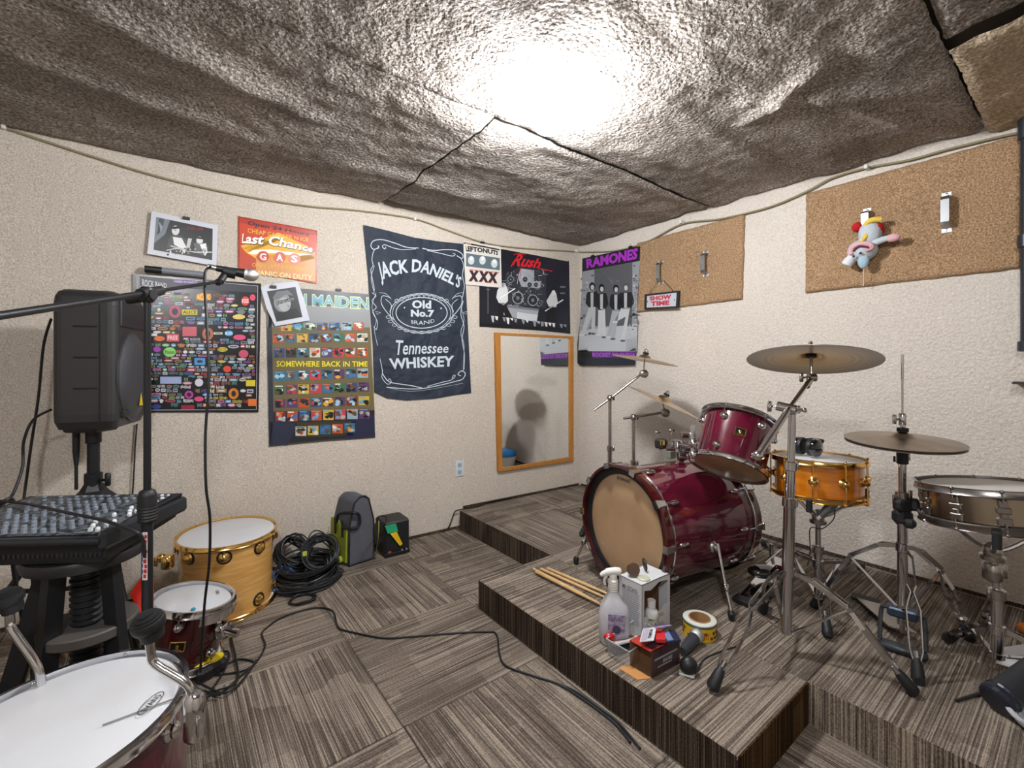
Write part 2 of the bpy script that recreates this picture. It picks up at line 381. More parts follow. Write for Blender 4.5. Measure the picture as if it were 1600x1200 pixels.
# sagging carpet sheets of the ceiling
from mathutils import noise as mn
def ceil_dz(x, y):
    z = .016 * mn.noise(Vector((x * 1.6, y * 4.2, .3))) + .009 * mn.noise(Vector((x * 4.5 + y * 2, y * 9, 3)))
    z += .006 * mn.noise(Vector((x * 17, y * 17, 9)))
    # long creases running towards the right wall
    for (a, b, c, d, dep, wd) in ((-1.03, -1.93, -.55, -2.42, .030, .035), (-1.1, -1.72, -.3, -1.75, .020, .045), (-.9, -2.12, -.1, -2.36, .026, .035), (-1.05, -2.2, -.85, -1.82, .030, .03), (-3.3, -.5, -2.5, -.35, .02, .06), (-3.1, -.95, -2.3, -.7, .022, .06), (-2.2, -.35, -1.2, -.42, .018, .06), (-1.1, -1.4, -.2, -1.5, .015, .05)):
        px, py = c - a, d - b; t = max(0, min(1, ((x - a) * px + (y - b) * py) / (px * px + py * py)))
        dd = math.hypot(x - a - t * px, y - b - t * py); z -= dep * math.exp(-(dd / wd) ** 2) * math.sin(PI * min(1, t * .9 + .1)) ** .5
    return z
def ceil_sheet(x0, x1, y0, y1, mt, drop=0., step=.022, yline=None, shape=None, thick=.010):
    b = MB(); nx = max(2, int((x1 - x0) / step)); ny = max(2, int((y1 - y0) / step)); vs = []; fs = []
    for j in range(ny + 1):
        for i in range(nx + 1):
            u = i / nx; v = j / ny; x = x0 + (x1 - x0) * u; y = y0 + (y1 - y0) * v
            if yline: y = y0 + (min(y1, yline(x)) - y0) * v
            e = min(u * (x1 - x0), (1 - u) * (x1 - x0), v * (y1 - y0), (1 - v) * (y1 - y0))
            r = .006 * mn.noise(Vector((x * 30, y * 30, 1))) if e < 1e-6 else 0
            vs.append(Vector((x + r, y + r, CEIL - drop + ceil_dz(x, y) + (.012 if e < 1e-6 else 0))))
    for j in range(ny):
        for i in range(nx):
            a = j * (nx + 1) + i; fs.append((a, a + nx + 1, a + nx + 2, a + 1))
    b.add(vs, fs); o = b.build('ceiling_carpet_sheet', mt, ceil_o); return o
wly = lambda x: CORNER.y - .055 * x - .002
ceil_sheet(XL + .02, -1.763, -1.225, .3, M_CEIL, yline=wly)
ceil_sheet(-1.757, .028, -1.185, .02, M_CEIL, drop=.004, yline=wly)
ceil_sheet(XL + .02, .055, -2.49, -1.20, M_CEIL, drop=.002)
ceil_sheet(XL + .02, -.86, YB, -2.50, M_CEIL)
lab(ceil_sheet(-.84, .07, YB, -2.505, M_CEIL2, drop=.03), 'beige shaggy ceiling carpet sheet')

# lamps
def globe(name, label, c, r, emit):
    t = thing(name, label, 'lamp', (c.x, c.y, c.z - r))
    m = bpy.data.materials.new('lit_glass'); m.use_nodes = True; b = m.node_tree.nodes['Principled BSDF']
    b.inputs['Emission Color'].default_value = (.97, .985, 1, 1); b.inputs['Emission Strength'].default_value = emit
    MB().ball(c, r, 32, 20).build('glass_globe', m, t)
    MB().lathe([(r * .55, 0), (r * .62, .02), (r * .62, .05), (r * .5, .06)], (c.x, c.y, CEIL - .06), n=24).build('ceiling_mount', M_WHITE, t)
globe('globe_ceiling_lamp', 'glowing white globe lamp on the grey carpeted ceiling', BULB, .083, BULB_EMIT)
globe('globe_ceiling_lamp', 'added globe lamp behind the viewpoint, standing in for a camera flash', Vector((-3.25, -3.05, 2.185)), .083, REAR_EMIT)  # unseen lamp, added in place of a flash near the camera

# stage platform
stage = thing('stage_platform', 'low carpeted wooden stage platform with stepped edge under the drum kit', 'stage', (-.8, -1.5, 0))
core = MB(); core.box((-.58, -.45, .062), (1.19, .98, .124)); core.box((-.82, -1.57, .062), (1.66, 1.27, .124)); core.box((-.575, -3.5, .062), (1.21, 2.6, .124))
core.build('base', mat('plywood', '6a4a2c', .8), stage)
def strip(p, q, nrm, h=.138, mt=M_RISER):
    p = Vector((p[0], p[1], 0)); q = Vector((q[0], q[1], 0)); L_ = (q - p).length; n_ = max(1, round(L_ / .6)); nrm = Vector(nrm)
    for i in range(n_):
        a = p.lerp(q, i / n_); b_ = p.lerp(q, (i + 1) / n_); d = (b_ - a).normalized() * .001
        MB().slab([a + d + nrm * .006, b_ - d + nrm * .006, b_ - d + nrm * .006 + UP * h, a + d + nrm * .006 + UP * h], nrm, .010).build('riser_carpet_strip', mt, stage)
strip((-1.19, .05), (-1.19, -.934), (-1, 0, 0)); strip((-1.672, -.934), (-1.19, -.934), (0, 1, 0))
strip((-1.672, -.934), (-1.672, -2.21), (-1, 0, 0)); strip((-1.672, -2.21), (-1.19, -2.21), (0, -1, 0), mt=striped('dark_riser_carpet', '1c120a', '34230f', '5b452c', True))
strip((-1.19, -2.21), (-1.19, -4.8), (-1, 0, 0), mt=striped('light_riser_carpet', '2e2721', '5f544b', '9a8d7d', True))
def stile(x0, x1, y0, y1, ay): put_tile(stage, (x0 + x1) / 2, (y0 + y1) / 2, x1 - x0, y1 - y0, STAGE - .012, ay)
for (x0, x1) in ((-1.195, -.6), (-.6, .03)):
    for j, (y0, y1) in enumerate(((-.35, .04), (-.935, -.35))): stile(x0, x1, y0, y1, (j + (x0 > -1)) % 2 == 1)
for (x0, x1) in ((-1.677, -1.195), (-1.195, -.6), (-.6, .03)):
    for (y0, y1) in ((-1.575, -.935), (-2.212, -1.575)): stile(x0, x1, y0, y1, False)
for (x0, x1) in ((-1.195, -.6), (-.6, .05)):
    for k in range(4): stile(x0, x1, -2.212 - .6 * (k + 1), -2.212 - .6 * k, False)

# frayed floor edge trim along the left wall (thin dark carpet edge)
for i, (n, w_, s0, s1, z, mt) in enumerate((('trim_1', 0, 1.2, 4.8, 0., M_RISER), ('trim_2', 0, 0.02, 1.18, STAGE, M_RISER))):
    a = CORNER + DL * s0; b_ = CORNER + DL * s1
    tag(MB().slab([a + NL * .012 + UP * z, b_ + NL * .012 + UP * z, b_ + NL * .010 + UP * (z + .016), a + NL * .010 + UP * (z + .016)], NL, .01).build(n, mt), kind='structure')
a = CORNER + DR * .02; b_ = CORNER + DR * 4.7
tag(MB().slab([a + NR * .01 + UP * STAGE, b_ + NR * .01 + UP * STAGE, b_ + NR * .008 + UP * (STAGE + .014), a + NR * .008 + UP * (STAGE + .014)], NR, .01).build('trim_3', M_RISER), kind='structure')
# mirror on the wall, brown panels, outlet

# ------------------------------------------------------------------ drum hardware builders
def ringtube(mb, c, ax, r, wd, th, n=48, lip=.003):
    """hoop: a rolled band of height wd around axis ax"""
    mb.lathe([(r, -wd / 2), (r + th, -wd / 2), (r + th + lip, -wd / 2 + lip), (r + th, -wd / 2 + 2 * lip), (r + th * .6, wd / 2 - lip), (r + th + lip, wd / 2), (r, wd / 2), (r, -wd / 2)], c, ax, n)
def drum(name, label, top, ax, r, dep, shell, hoopm, lugm, topm=M_HEAD, botm=None, nl=6, phase=0., style='round', group=None, lugsize=.021, badge=None, wood=False, hw=.022):
    ax = Vector(ax).normalized(); top = Vector(top); bot = top - ax * dep; X, Y, Z = frame(ax)
    t = thing(name, label, 'drum', bot if ax.z > .5 else Vector((bot.x, bot.y, min(bot.z, top.z) - r)), group)
    rs = r - .012
    MB().lathe([(rs - .006, -dep + .012), (rs, -dep + .010), (rs, -.010), (rs - .006, -.012), (rs - .006, -dep + .012)], top, ax, 56).build('shell', shell, t)
    hd = r - .003
    MB().lathe([(0, -.004), (hd * .5, -.004), (hd - .012, -.005), (hd - .004, -.008), (hd, -.014)], top, ax, 56).build('batter_head', topm, t)
    MB().lathe([(hd, .014), (hd - .004, .008), (hd - .012, .005), (0, .004)], bot, ax, 56).build('resonant_head', botm or topm, t)
    for c, s_ in ((top - ax * .010, 1), (bot + ax * .010, -1)):
        b = MB()
        if wood: b.lathe([(r - .004, -.028), (r + .008, -.028), (r + .009, -.024), (r + .009, .020), (r + .008, .024), (r - .004, .024), (r - .004, -.028)], c + ax * s_ * .012, ax * s_, 56)
        else: ringtube(b, c, ax * s_, r - .002, hw, .006)
        h = b.build('hoop', hoopm, t)
        if wood:
            MB().lathe([(r + .0085, -.004), (r + .011, -.003), (r + .011, .003), (r + .0085, .004)], c - ax * s_ * .012, ax, 56).build('inlay', M_CHROME, h)
            MB().lathe([(r - .03, -.001), (r - .003, -.003), (r - .003, .003), (r - .03, .002), (r - .03, -.001)], c + ax * s_ * .004, ax * s_, 56).build('head_rim', M_RUBBER, h)
    for i in range(nl):
        a = 2 * PI * i / nl + phase; d = X * math.cos(a) + Y * math.sin(a)
        if style == 'round':
            for (c, s_) in ((top - ax * .055, 1), (bot + ax * .055, -1)):
                b = MB(); p = c + d * (rs + .006); b.lathe([(lugsize, 0), (lugsize, .004), (lugsize * .7, .010), (lugsize * .8, .016), (lugsize * .5, .022), (0, .024)], c + d * (rs - .001), d, 16)
                lg = b.build('lug', lugm, t)
                if lugm is M_GOLD: MB().lathe([(lugsize * 1.35, 0), (lugsize * 1.3, .003), (lugsize * .9, .0035)], c + d * (rs - .0015), d, 18).build('black_washer', M_RUBBER, lg)
                q = MB(); e = c + ax * s_ * .052 + d * (rs + .012); q.tube([c + d * (rs + .014), e], .0028, 6); q.ball(e, .0055, 8, 5); q.build('tension_rod', lugm, lg)
        elif style == 'mid':
            c = (top + bot) / 2; b = MB(); b.lathe([(lugsize, 0), (lugsize, .005), (lugsize * .62, .010), (lugsize * .75, .018), (lugsize * .45, .026), (0, .028)], c + d * (rs - .001), d, 18)
            lg = b.build('lug', lugm, t); q = MB(); q.tube([top - ax * .006 + d * (rs + .016), bot + ax * .006 + d * (rs + .016)], .003, 6)
            for e in (top, bot): q.ball(e + d * (rs + .016), .006, 8, 5)
            q.build('tension_rod', lugm, lg)
        elif style == 'plate':
            c = (top + bot) / 2; b = MB(); L_ = dep * .62; tt = Z.cross(d)
            for (s0, s1, wd) in ((-.5, -.2, .034), (-.22, -.01, .018), (-.03, .2, .034), (.18, .5, .022)):
                b.box(c + d * (rs + .004) + ax * L_ * (s0 + s1) / 2, (wd, .012, L_ * (s1 - s0)), (tt, d, ax), .003)
            lg = b.build('lug', lugm, t); q = MB(); q.tube([top - ax * .004 + d * (rs + .014), c + ax * L_ * .4 + d * (rs + .014)], .003, 6); q.ball(top + d * (rs + .014), .006, 8, 5); q.build('tension_rod', lugm, lg)
            q = MB(); q.tube([bot + ax * .004 + d * (rs + .014), c - ax * L_ * .4 + d * (rs + .014)], .003, 6); q.ball(bot + d * (rs + .014), .006, 8, 5); q.build('tension_rod', lugm, lg)
        elif style == 'claw':
            for (c, s_) in ((top, 1), (bot, -1)):
                tt = ax.cross(d); b = MB(); e = c + ax * s_ * .018 + d * (r + .012)
                b.box(e - ax * s_ * .012, (.026, .008, .055), (tt, d, ax * s_), .003, (1.3, 1)); b.box(c + ax * s_ * .03 + d * (r + .004), (.034, .026, .006), (tt, d, ax))
                cl = b.build('claw', lugm, t); g = MB(); g.tube([e - ax * s_ * .03, e - ax * s_ * .085], .003, 6); g.build('tension_rod', lugm, cl)
                g = MB(); g.ball(c - ax * s_ * .085 + d * (rs + .008), (.028, .011, .012), 12, 8, (ax, tt, d)); g.build('lug', lugm, t)
    if badge is not None:
        a, hgt, bw, bh, mt = badge; d = X * math.cos(a) + Y * math.sin(a); tt = ax.cross(d); c = top - ax * hgt + d * (rs + .001)
        bd = MB().box(c, (bw, .003, bh), (tt, d, ax), .0012).build('badge', M_GOLD if mt == 'g' else M_CHROME, t)
        MB().box(c + d * .0012, (bw * .85, .003, bh * .78), (tt, d, ax)).build('badge_face', mat('black_enamel', '10140f', .25), bd)
        g = MB(); g.ball(c + d * .003, (bw * .1, .001, bh * .22), 8, 6, (tt, d, ax)); g.box(c + d * .003 - ax * bh * .28, (bw * .55, .001, bh * .08), (tt, d, ax)); g.build('badge_emblem', M_GOLD, bd)
    return t
def cymbal(name, label, c, n, r, mt, bell=.19, rise=.07, felt=True, group=None, mount=True):
    c = Vector(c); n = Vector(n).normalized(); t = thing(name, label, 'cymbal', c - n * .01, group)
    h = r * rise; hb = h + r * .10
    pr = [(r, 0), (r * .8, h * .35), (r * .5, h * .75), (r * .26, h), (r * bell, h + .004), (r * bell * .8, hb * .85), (r * bell * .4, hb), (.006, hb + .001)]
    pr = pr + [(x, z - .0018) for x, z in reversed(pr)]
    pr.append(pr[0])
    MB().lathe(pr, c, n, 64).build('bow', mt, t)
    if mount:
        f = MB().lathe([(.004, -.02), (.018, -.02), (.019, -.012), (.019, .0), (.006, .0)], c + n * (hb - .004), n, 16).build('lower_felt', mat('black_felt', '141414', .95), t)
        MB().lathe([(.004, .003), (.018, .003), (.018, .016), (.006, .017)], c + n * hb, n, 16).build('upper_felt', MATS['black_felt'], t)
        X, Y, Z = frame(n); b = MB(); p = c + n * (hb + .018); b.lathe([(.008, 0), (.009, .008), (.006, .014), (.003, .024), (0, .025)], p, n, 10)
        b.box(p + n * .008 + X * .015, (.018, .004, .016), (X, Y, Z), .001); b.box(p + n * .008 - X * .015, (.018, .004, .016), (X, Y, Z), .001); b.build('wing_nut', M_CHROME, t)
    return t
def collar(mb, c, ax, r, h): mb.lathe([(r * .8, -h / 2), (r, -h / 2 + .003), (r, h / 2 - .003), (r * .8, h / 2)], c, ax, 16)
def wing(mb, c, d, up, s=1.):
    d = Vector(d).normalized(); mb.tube([c, Vector(c) + d * .022 * s], .004 * s, 8); X, Y, Z = frame(d, up)
    mb.box(Vector(c) + d * .030 * s, (.036 * s, .006 * s, .014 * s), (X, Y, Z), .002); return mb
def tripod(t, base, hub, feet, m=M_CHROME, footm=None, double=True, wd=.011, bow=.03, brace=.42):
    base = Vector(base); hub = Vector(hub)
    b = MB(); collar(b, hub, UP, .021, .035); b.build('leg_collar', m, t)
    b = MB(); collar(b, base, UP, .019, .022); b.build('lower_collar', m, t)
    for fpt in feet:
        fpt = Vector(fpt); d = (fpt - hub); hd = Vector((d.x, d.y, 0)); ln = hd.length; hd.normalize(); side = Vector((-hd.y, hd.x, 0))
        fin = fpt + UP * .045 - hd * .03; st = hub + hd * .02
        mid = st.lerp(fin, .45) + UP * bow + hd * bow * .4; mid2 = st.lerp(fin, .5) + UP * bow + hd * bow * .4
        b = MB()
        if double:
            for s_ in (-1, 1):
                pts = [st + side * .004 * s_, st.lerp(mid, .35) + side * .017 * s_ + UP * bow * .3, mid + side * .012 * s_, mid + side * .004 * s_ + (fin - mid) * .08, mid.lerp(fin, .3) + side * .019 * s_, mid.lerp(fin, .8) + side * .017 * s_, fin + side * .004 * s_]
                for p, q in zip(pts, pts[1:]): b.bar(p, q, .0035, .015, side)
                for p in pts[1:-1]: b.ball(p, .0035, 8, 5)
        else:
            X = side
            b.bar(st, mid, .022, .008, side); b.bar(mid, fin, .022, .008, side)
        lg = b.build('leg', m, t)
        jn = MB(); q = base + hd * .02; jn.bar(q, mid.lerp(fin, .05), .014, .004, side); jn.build('brace', m, t)
        fb = MB(); axd = (fin - mid).normalized()
        fb.tube([fin - axd * .03, fin - axd * .01, fin + axd * .035, fpt + UP * .012], [.011, .016, .02, .015], 12); fb.build('rubber_foot', footm or M_RUBBER, lg)
        tp = MB(); tp.tube([fin - axd * .05, fin - axd * .02], .008, 8); tp.build('foot_sleeve', m, lg)
    return t
def ang_to(top, ax, p):
    X, Y, Z = frame(ax); d = Vector(p) - Vector(top); return math.atan2(d.dot(Y), d.dot(X))
def decal(parent, txt, o, xd, yd, w_, h_, col, name='lettering', bold=.01):
    V, Fc = textmesh(txt, bold); xd = Vector(xd).normalized(); yd = Vector(yd).normalized()
    mb = MB(); mb.add([Vector(o) + xd * (x - .5) * w_ + yd * (y - .5) * h_ for x, y in V], Fc, False)
    return mb.build(name, mat('ink_' + col, col, .4), parent)
def tube_part(name, pts, r, m, parent, n=10): return MB().tube(pts, r, n).build(name, m, parent)

# ------------------------------------------------------------------ bass drum
BF = Vector((-1.212, -1.458, .449)); BAX = Vector((-.984, .176, 0)).normalized(); BL = .56
bass = drum('bass_drum', 'large burgundy lacquered bass drum lying on its side with tan front head', BF, BAX, .281, BL, M_MAROON, M_DKMAROON, M_CHROME, M_HEADTAN, mat('dark_batter_head', '1c1614', .4), 10, -PI / 2, 'claw', wood=True)
bs = Vector((BAX.y, -BAX.x, 0))                # towards +y side
ringm = MB(); ringm.lathe([(.243, .0), (.243, .0035), (.276, .0035), (.276, 0), (.243, 0)], BF + BAX * -.002, BAX, 56); ringm.build('black_head_ring', M_RUBBER, bass)
ex = BAX.cross(UP) * -1
decal(bass, 'EVANS', BF + BAX * .003 + UP * .222 + ex * .0, UP.cross(BAX), UP, .085, .016, '15130f')
for s_, foot in ((-1, onz(1143, 970, STAGE)), (1, onz(900, 882, STAGE))):
    a = BF - BAX * .12 + Vector((0, 1, 0)) * s_ * .272 + UP * -.03
    if s_ < 0: a = Vector((-.985, -1.765, .40))
    k = MB(); k.ball(a, (.024, .018, .028), 12, 8); k.tube([a + Vector((0, s_ * .004, .0)), a + Vector((0, s_ * .028, -.01))], .015, 10)
    br = k.build('spur_bracket', M_CHROME, bass)
    a2 = a + Vector((0, s_ * .022, 0)); f2 = foot + UP * .03
    tube_part('spur_leg', [a2 + UP * .02, a2.lerp(f2, .5), f2], .0075, M_CHROME, br)
    k = MB(); collar(k, a2.lerp(f2, .62), f2 - a2, .013, .03); wing(k, a2.lerp(f2, .62), (-1, -.3, 0), UP, .6); k.build('spur_clamp', M_CHROME, br)
    k = MB(); k.tube([f2 + (a2 - f2).normalized() * .012, f2, foot + UP * .004], [.011, .016, .011], 12); k.build('rubber_foot', M_RUBBER, br)
k = MB(); p0 = at(1042, 906, 2.0); k.ball(p0, (.03, .012, .014), 10, 6); k.build('lug', M_CHROME, bass)
# tom mount standing on top of the bass drum
mt0 = at(1066, 728, 2.3)
mount = thing('tom_holder', 'chrome double tom holder post rising from the top of the burgundy bass drum', 'bracket', mt0)
k = MB(); k.box(mt0 + UP * .0, (.07, .05, .012), None, .003); k.build('base_plate', M_CHROME, mount)
tube_part('post', [mt0, at(1062, 690, 2.28)], .0135, M_DCHROME, mount)
for (u, v, d, r) in ((1065, 712, 2.27, .024), (1057, 694, 2.26, .026), (1048, 699, 2.26, .018), (1073, 702, 2.24, .02), (1070, 680, 2.24, .016)):
    k = MB(); c = at(u, v, d); collar(k, c, RT if r < .025 else UP, r, .04); wing(k, c + FW * -.01, RT * (-1 if u < 1060 else 1) - FW * .3, UP, .8); k.build('clamp', M_CHROME, mount)
tube_part('arm', [at(1030, 700, 2.26), at(1058, 694, 2.26), at(1085, 700, 2.12)], .010, M_CHROME, mount)
k = MB(); k.box(at(1033, 693, 2.25), (.055, .045, .045), None, .006); cb = k.build('clamp_block', M_BLACK, mount)
MB().box(at(1035, 692, 2.222), (.022, .004, .022), (RT, FW, UP)).build('yellow_label', mat('dull_yellow', 'a07a2c', .5), cb)
k = MB(); wing(k, at(1028, 683, 2.25), UP, RT, .8); wing(k, at(1050, 680, 2.25), UP, RT, .8); k.build('wing_bolt', M_CHROME, mount)
k = MB(); k.box(at(1048, 710, 2.33), (.05, .03, .04), None, .003); k.build('grey_green_plate', mat('grey_green', '727a6c', .5), mount)
# rack tom
TAX = Vector((.509, .03, .86)).normalized(); TT = Vector((-.909, -1.792, .736)) + TAX * .25
tom = drum('rack_tom', 'burgundy rack tom tilted above the bass drum, its tan underside showing', TT, TAX, .160, .25, M_MAROON, M_CHROME, M_CHROME, M_HEAD, M_HEADTAN, 6,
     ang_to(TT, TAX, at(1118, 694, 1.95)), 'round', badge=(ang_to(TT, TAX, at(1155, 682, 1.93)), .115, .045, .036, 'g'), lugsize=.017)
k = MB(); q = at(1083, 700, 2.02); k.tube([q + UP * .1 - RT * .0, q - UP * .06], .010, 8); k.ball(q + UP * .02, .022, 10, 8); k.ball(q + UP * -.03, .02, 10, 8); k.build('mounting_bracket', M_CHROME, tom)

# ------------------------------------------------------------------ crash cymbal stand in front
def seg_stand(t, pts_r, m=M_CHROME, coll=None):
    for i, (p, q, r) in enumerate(pts_r):
        MB().tube([p, q], r, 16).build('pole', m, t)
        k = MB(); collar(k, q, q - p, r + .005, .035); wing(k, q, (coll or RT) , UP, .8); k.build('height_clamp', m, t)
b0 = at(1228, 985, 1.66); hb = at(1232, 893, 1.66); j1 = at(1234, 785, 1.66); j2 = at(1236, 728, 1.66); tp = at(1238, 640, 1.66)
cs = thing('cymbal_stand', 'tall chrome boom cymbal stand in front of the kit with wide double legs', 'stand', (b0.x, b0.y, STAGE))
seg_stand(cs, [(b0, j1, .0195), (j1, j2, .0155), (j2, tp, .0125)])
tripod(cs, b0, hb, [onz(1112, 1082, STAGE), onz(1432, 1090, STAGE), onz(1190, 957, STAGE)], bow=.045)
k = MB(); p = at(1232, 636, 1.66); k.tube([at(1214, 634, 1.68), at(1244, 641, 1.64)], .017, 14); wing(k, at(1216, 635, 1.68), -RT, UP, 1.1); k.tube([at(1244, 641, 1.64), at(1257, 641, 1.63)], .007, 8); k.ball(at(1257, 641, 1.63), .009, 8, 6); k.build('boom_tilter', M_CHROME, cs)
tl = at(1268, 590, 1.79); CR = Vector((-.867, -2.11, 1.222)); CRN = Vector((.23, .075, .97)).normalized()
bm = tube_part('boom_arm', [at(1184, 712, 1.53), at(1232, 640, 1.64), tl], .0085, M_CHROME, cs)
tube_part('boom_weight', [at(1184, 712, 1.53), at(1230, 643, 1.635)], .0115, M_CHROME, cs)
MB().ball(at(1184, 712, 1.525), .017, 12, 8).build('boom_end_knob', M_CHROME, cs)
k = MB(); k.tube([tl - RT * .012, tl + RT * .014], .016, 14); wing(k, tl - RT * .01, -RT, UP, 1.); k.tube([at(1260, 604, 1.77), tl], .012, 10); k.build('cymbal_tilter', M_DCHROME, cs)
tube_part('cymbal_rod', [tl, CR - CRN * .01, CR + CRN * .07], .0055, M_DCHROME, cs)
cymbal('crash_cymbal', 'large bronze crash cymbal seen from below, highest in the front of the kit', CR, CRN, .229, M_BRONZE)

# ------------------------------------------------------------------ hi-hat
HC = Vector((-.712, -2.359, .921)); HN = Vector((-.052, -.03, .998)).normalized()
hx, hy = HC.x, HC.y; H = lambda z, dx=0, dy=0: Vector((hx + dx - .006 * 0, hy + dy, z))
hs = thing('hi_hat_stand', 'chrome hi-hat stand with long centre rod and foot pedal', 'stand', H(STAGE))
tube_part('pull_rod', [H(.86), H(1.245)], .0035, M_CHROME, hs); tube_part('rod_thread', [H(1.15), H(1.24)], .0045, M_CHROME, hs)
k = MB(); collar(k, H(1.0), UP, .012, .045); wing(k, H(1.0), -RT, UP, 1.0); k.build('clutch', M_CHROME, hs)
seg_stand(hs, [(H(.55), H(.86), .0125), (H(.23), H(.62), .0165)])
k = MB(); k.lathe([(.028, .035), (.034, .03), (.034, .022), (.018, .018), (.018, -.028), (.014, -.03)], H(.862), UP, 20); k.tube([H(.862) - RT * .03, H(.845) - RT * .03, H(.84) - RT * .03], .004, 6); k.build('cymbal_seat', M_RUBBER, hs)
k = MB(); k.box(H(.68), (.05, .045, .05), (RT, FW, UP), .008); k.box(H(.685) - RT * .03 - FW * .02, (.035, .03, .04), (RT, FW, UP), .01); k.box(H(.685) + RT * .03 - FW * .02, (.03, .03, .045), (RT, FW, UP), .01); k.box(H(.635), (.06, .05, .05), (RT, FW, UP), .012); k.box(H(.62) - FW * .03, (.04, .04, .035), (RT, FW, UP), .012); k.build('black_memory_clamp', M_BLACK, hs)
k = MB(); collar(k, H(.715), UP, .022, .03); wing(k, H(.715), RT, UP, 1.); wing(k, H(.70), -RT, UP, 1.); k.build('clamp_bolts', M_DCHROME, hs)
tripod(hs, H(.29), H(.52), [onz(1437, 1072, STAGE), onz(1268, 948, STAGE), onz(1520, 1001, STAGE)], bow=.06)
# pedal frame and footboard
fr = CAM - H(STAGE); fr.z = 0; fd = fr.normalized(); sd = Vector((-fd.y, fd.x, 0))
k = MB(); k.tube(smooth([H(.275) - sd * .01, H(.28) - sd * .05, H(.26) - sd * .062, H(.17) - sd * .065 + fd * .04], 5), .007, 8); k.tube(smooth([H(.275) + sd * .01, H(.28) + sd * .05, H(.26) + sd * .062, H(.17) + sd * .065 + fd * .04], 5), .007, 8)
k.box(H(.158) + fd * .045, (.14, .05, .022), (sd, fd, UP), .008); k.build('pedal_frame', mat('grey_painted_metal', '34373c', .4, .4), hs)
k = MB(); k.box(H(.275), (.09, .045, .035), (sd, fd, UP), .006); k.build('frame_head', mat('blue_grey_metal', '3a4454', .35, .5), hs)
q1 = H(.20) + fd * -.02; q2 = onz(1352, 936, STAGE + .014)
k = MB(); X_ = sd; dd = (q2 - q1).normalized(); k.box((q1 + q2) / 2, (.085, .006, (q2 - q1).length), (sd, dd.cross(sd) * -1, dd)); k.build('footboard', M_DCHROME, hs)
k = MB(); k.box(q2 + UP * .0, (.10, .05, .014), (sd, fd, UP), .004); k.build('heel_plate', M_RUBBER, hs)
tube_part('pull_spring', [H(.27), H(.2)], .008, M_DCHROME, hs); tube_part('pull_chain', [H(.21), q1], .003, M_DCHROME, hs, 6)
cymbal('hi_hat_cymbal', 'upper dull bronze hi-hat cymbal on the long centre rod', HC, HN, .178, M_BRONZE3)
c2 = cymbal('hi_hat_cymbal', 'lower hi-hat cymbal mostly hidden beneath the upper one', HC - HN * .012, -HN, .176, M_BRONZE3, mount=False)

# ------------------------------------------------------------------ gold snare with stand and headphones
GC = Vector((-.673, -2.068, .811)); GN = Vector((.03, .02, 1)).normalized()
gs = drum('snare_drum', 'amber wooden snare drum with gold hoops behind the tall cymbal stand', GC, GN, .174, .165, M_AMBER, M_GOLD, M_GOLD, M_HEAD, M_HEAD, 10, ang_to(GC, GN, at(1269, 748, 1.79)), 'mid', lugsize=.019)
k = MB(); a_ = GC + (at(1352, 760, 1.85) - GC) * 1.0; k.box(at(1353, 775, 1.86), (.02, .02, .06), (RT, FW, UP), .004); k.build('strainer', M_BLACK, gs)
def snare_stand(name, label, c, nrm, r, shaft_bot, hubz, feet, low=.05):
    t = thing(name, label, 'stand', (shaft_bot.x, shaft_bot.y, STAGE)); c = Vector(c)
    jt = c - UP * low
    for i in range(3):
        a = 2 * PI * i / 3 + 1.2; d = Vector((math.cos(a), math.sin(a), 0)); e = c + d * (r + .006)
        k = MB(); k.tube(smooth([jt - UP * .03 + d * .015, jt + d * .05 - UP * .015, c + d * (r * .6) - UP * .03, e - UP * .012], 4), .0075, 8)
        am = k.build('basket_arm', M_CHROME, t); k = MB(); k.tube([e - UP * .02, e + UP * .028], .0115, 10); k.box(e + UP * .02 - d * .008, (.022, .02, .018), (d.cross(UP), d, UP), .004); k.build('rubber_grip', M_RUBBER, am)
    k = MB(); k.ball(jt - UP * .03, (.025, .025, .03), 12, 8); k.lathe([(.03, -.06), (.032, -.055), (.032, -.045), (.02, -.042)], jt, UP, 18); k.build('basket_gear', M_DCHROME, t)
    m_ = Vector((shaft_bot.x, shaft_bot.y, (shaft_bot.z + jt.z) / 2 + .02))
    MB().tube([jt - UP * .03, m_], .0105, 12).build('upper_tube', M_CHROME, t)
    MB().tube([m_ + UP * .01, shaft_bot], .0155, 14).build('lower_tube', M_CHROME, t)
    k = MB(); collar(k, m_, UP, .022, .035); wing(k, m_, -RT, UP, .9); k.build('height_clamp', M_DCHROME, t)
    tripod(t, shaft_bot + UP * .01, Vector((shaft_bot.x, shaft_bot.y, hubz)), feet, bow=.01)
    return t
gb = GC - GN * .178; gp = at(1262, 875, 2.12)
snare_stand('snare_stand', 'chrome snare stand carrying the amber snare, standing behind the cymbal stand', gb, GN, .172, Vector((gb.x + .0, gb.y, .20)), .35, [onz(1354, 886, STAGE) + Vector((-.10, 0, 0)), onz(1205, 852, STAGE) + Vector((-.09, 0, 0)), Vector((gb.x - .2, gb.y - .10, STAGE))])
hp = thing('headphones', 'black over-ear headphones resting on the amber snare drum', 'headphones', at(1266, 704, 1.97))
hpc = Vector((-.70, -2.03, .817 + .035))
k = MB(); A_ = hpc + Vector((-.01, -.045, .0)); B_ = hpc + Vector((.0, .03, .0))
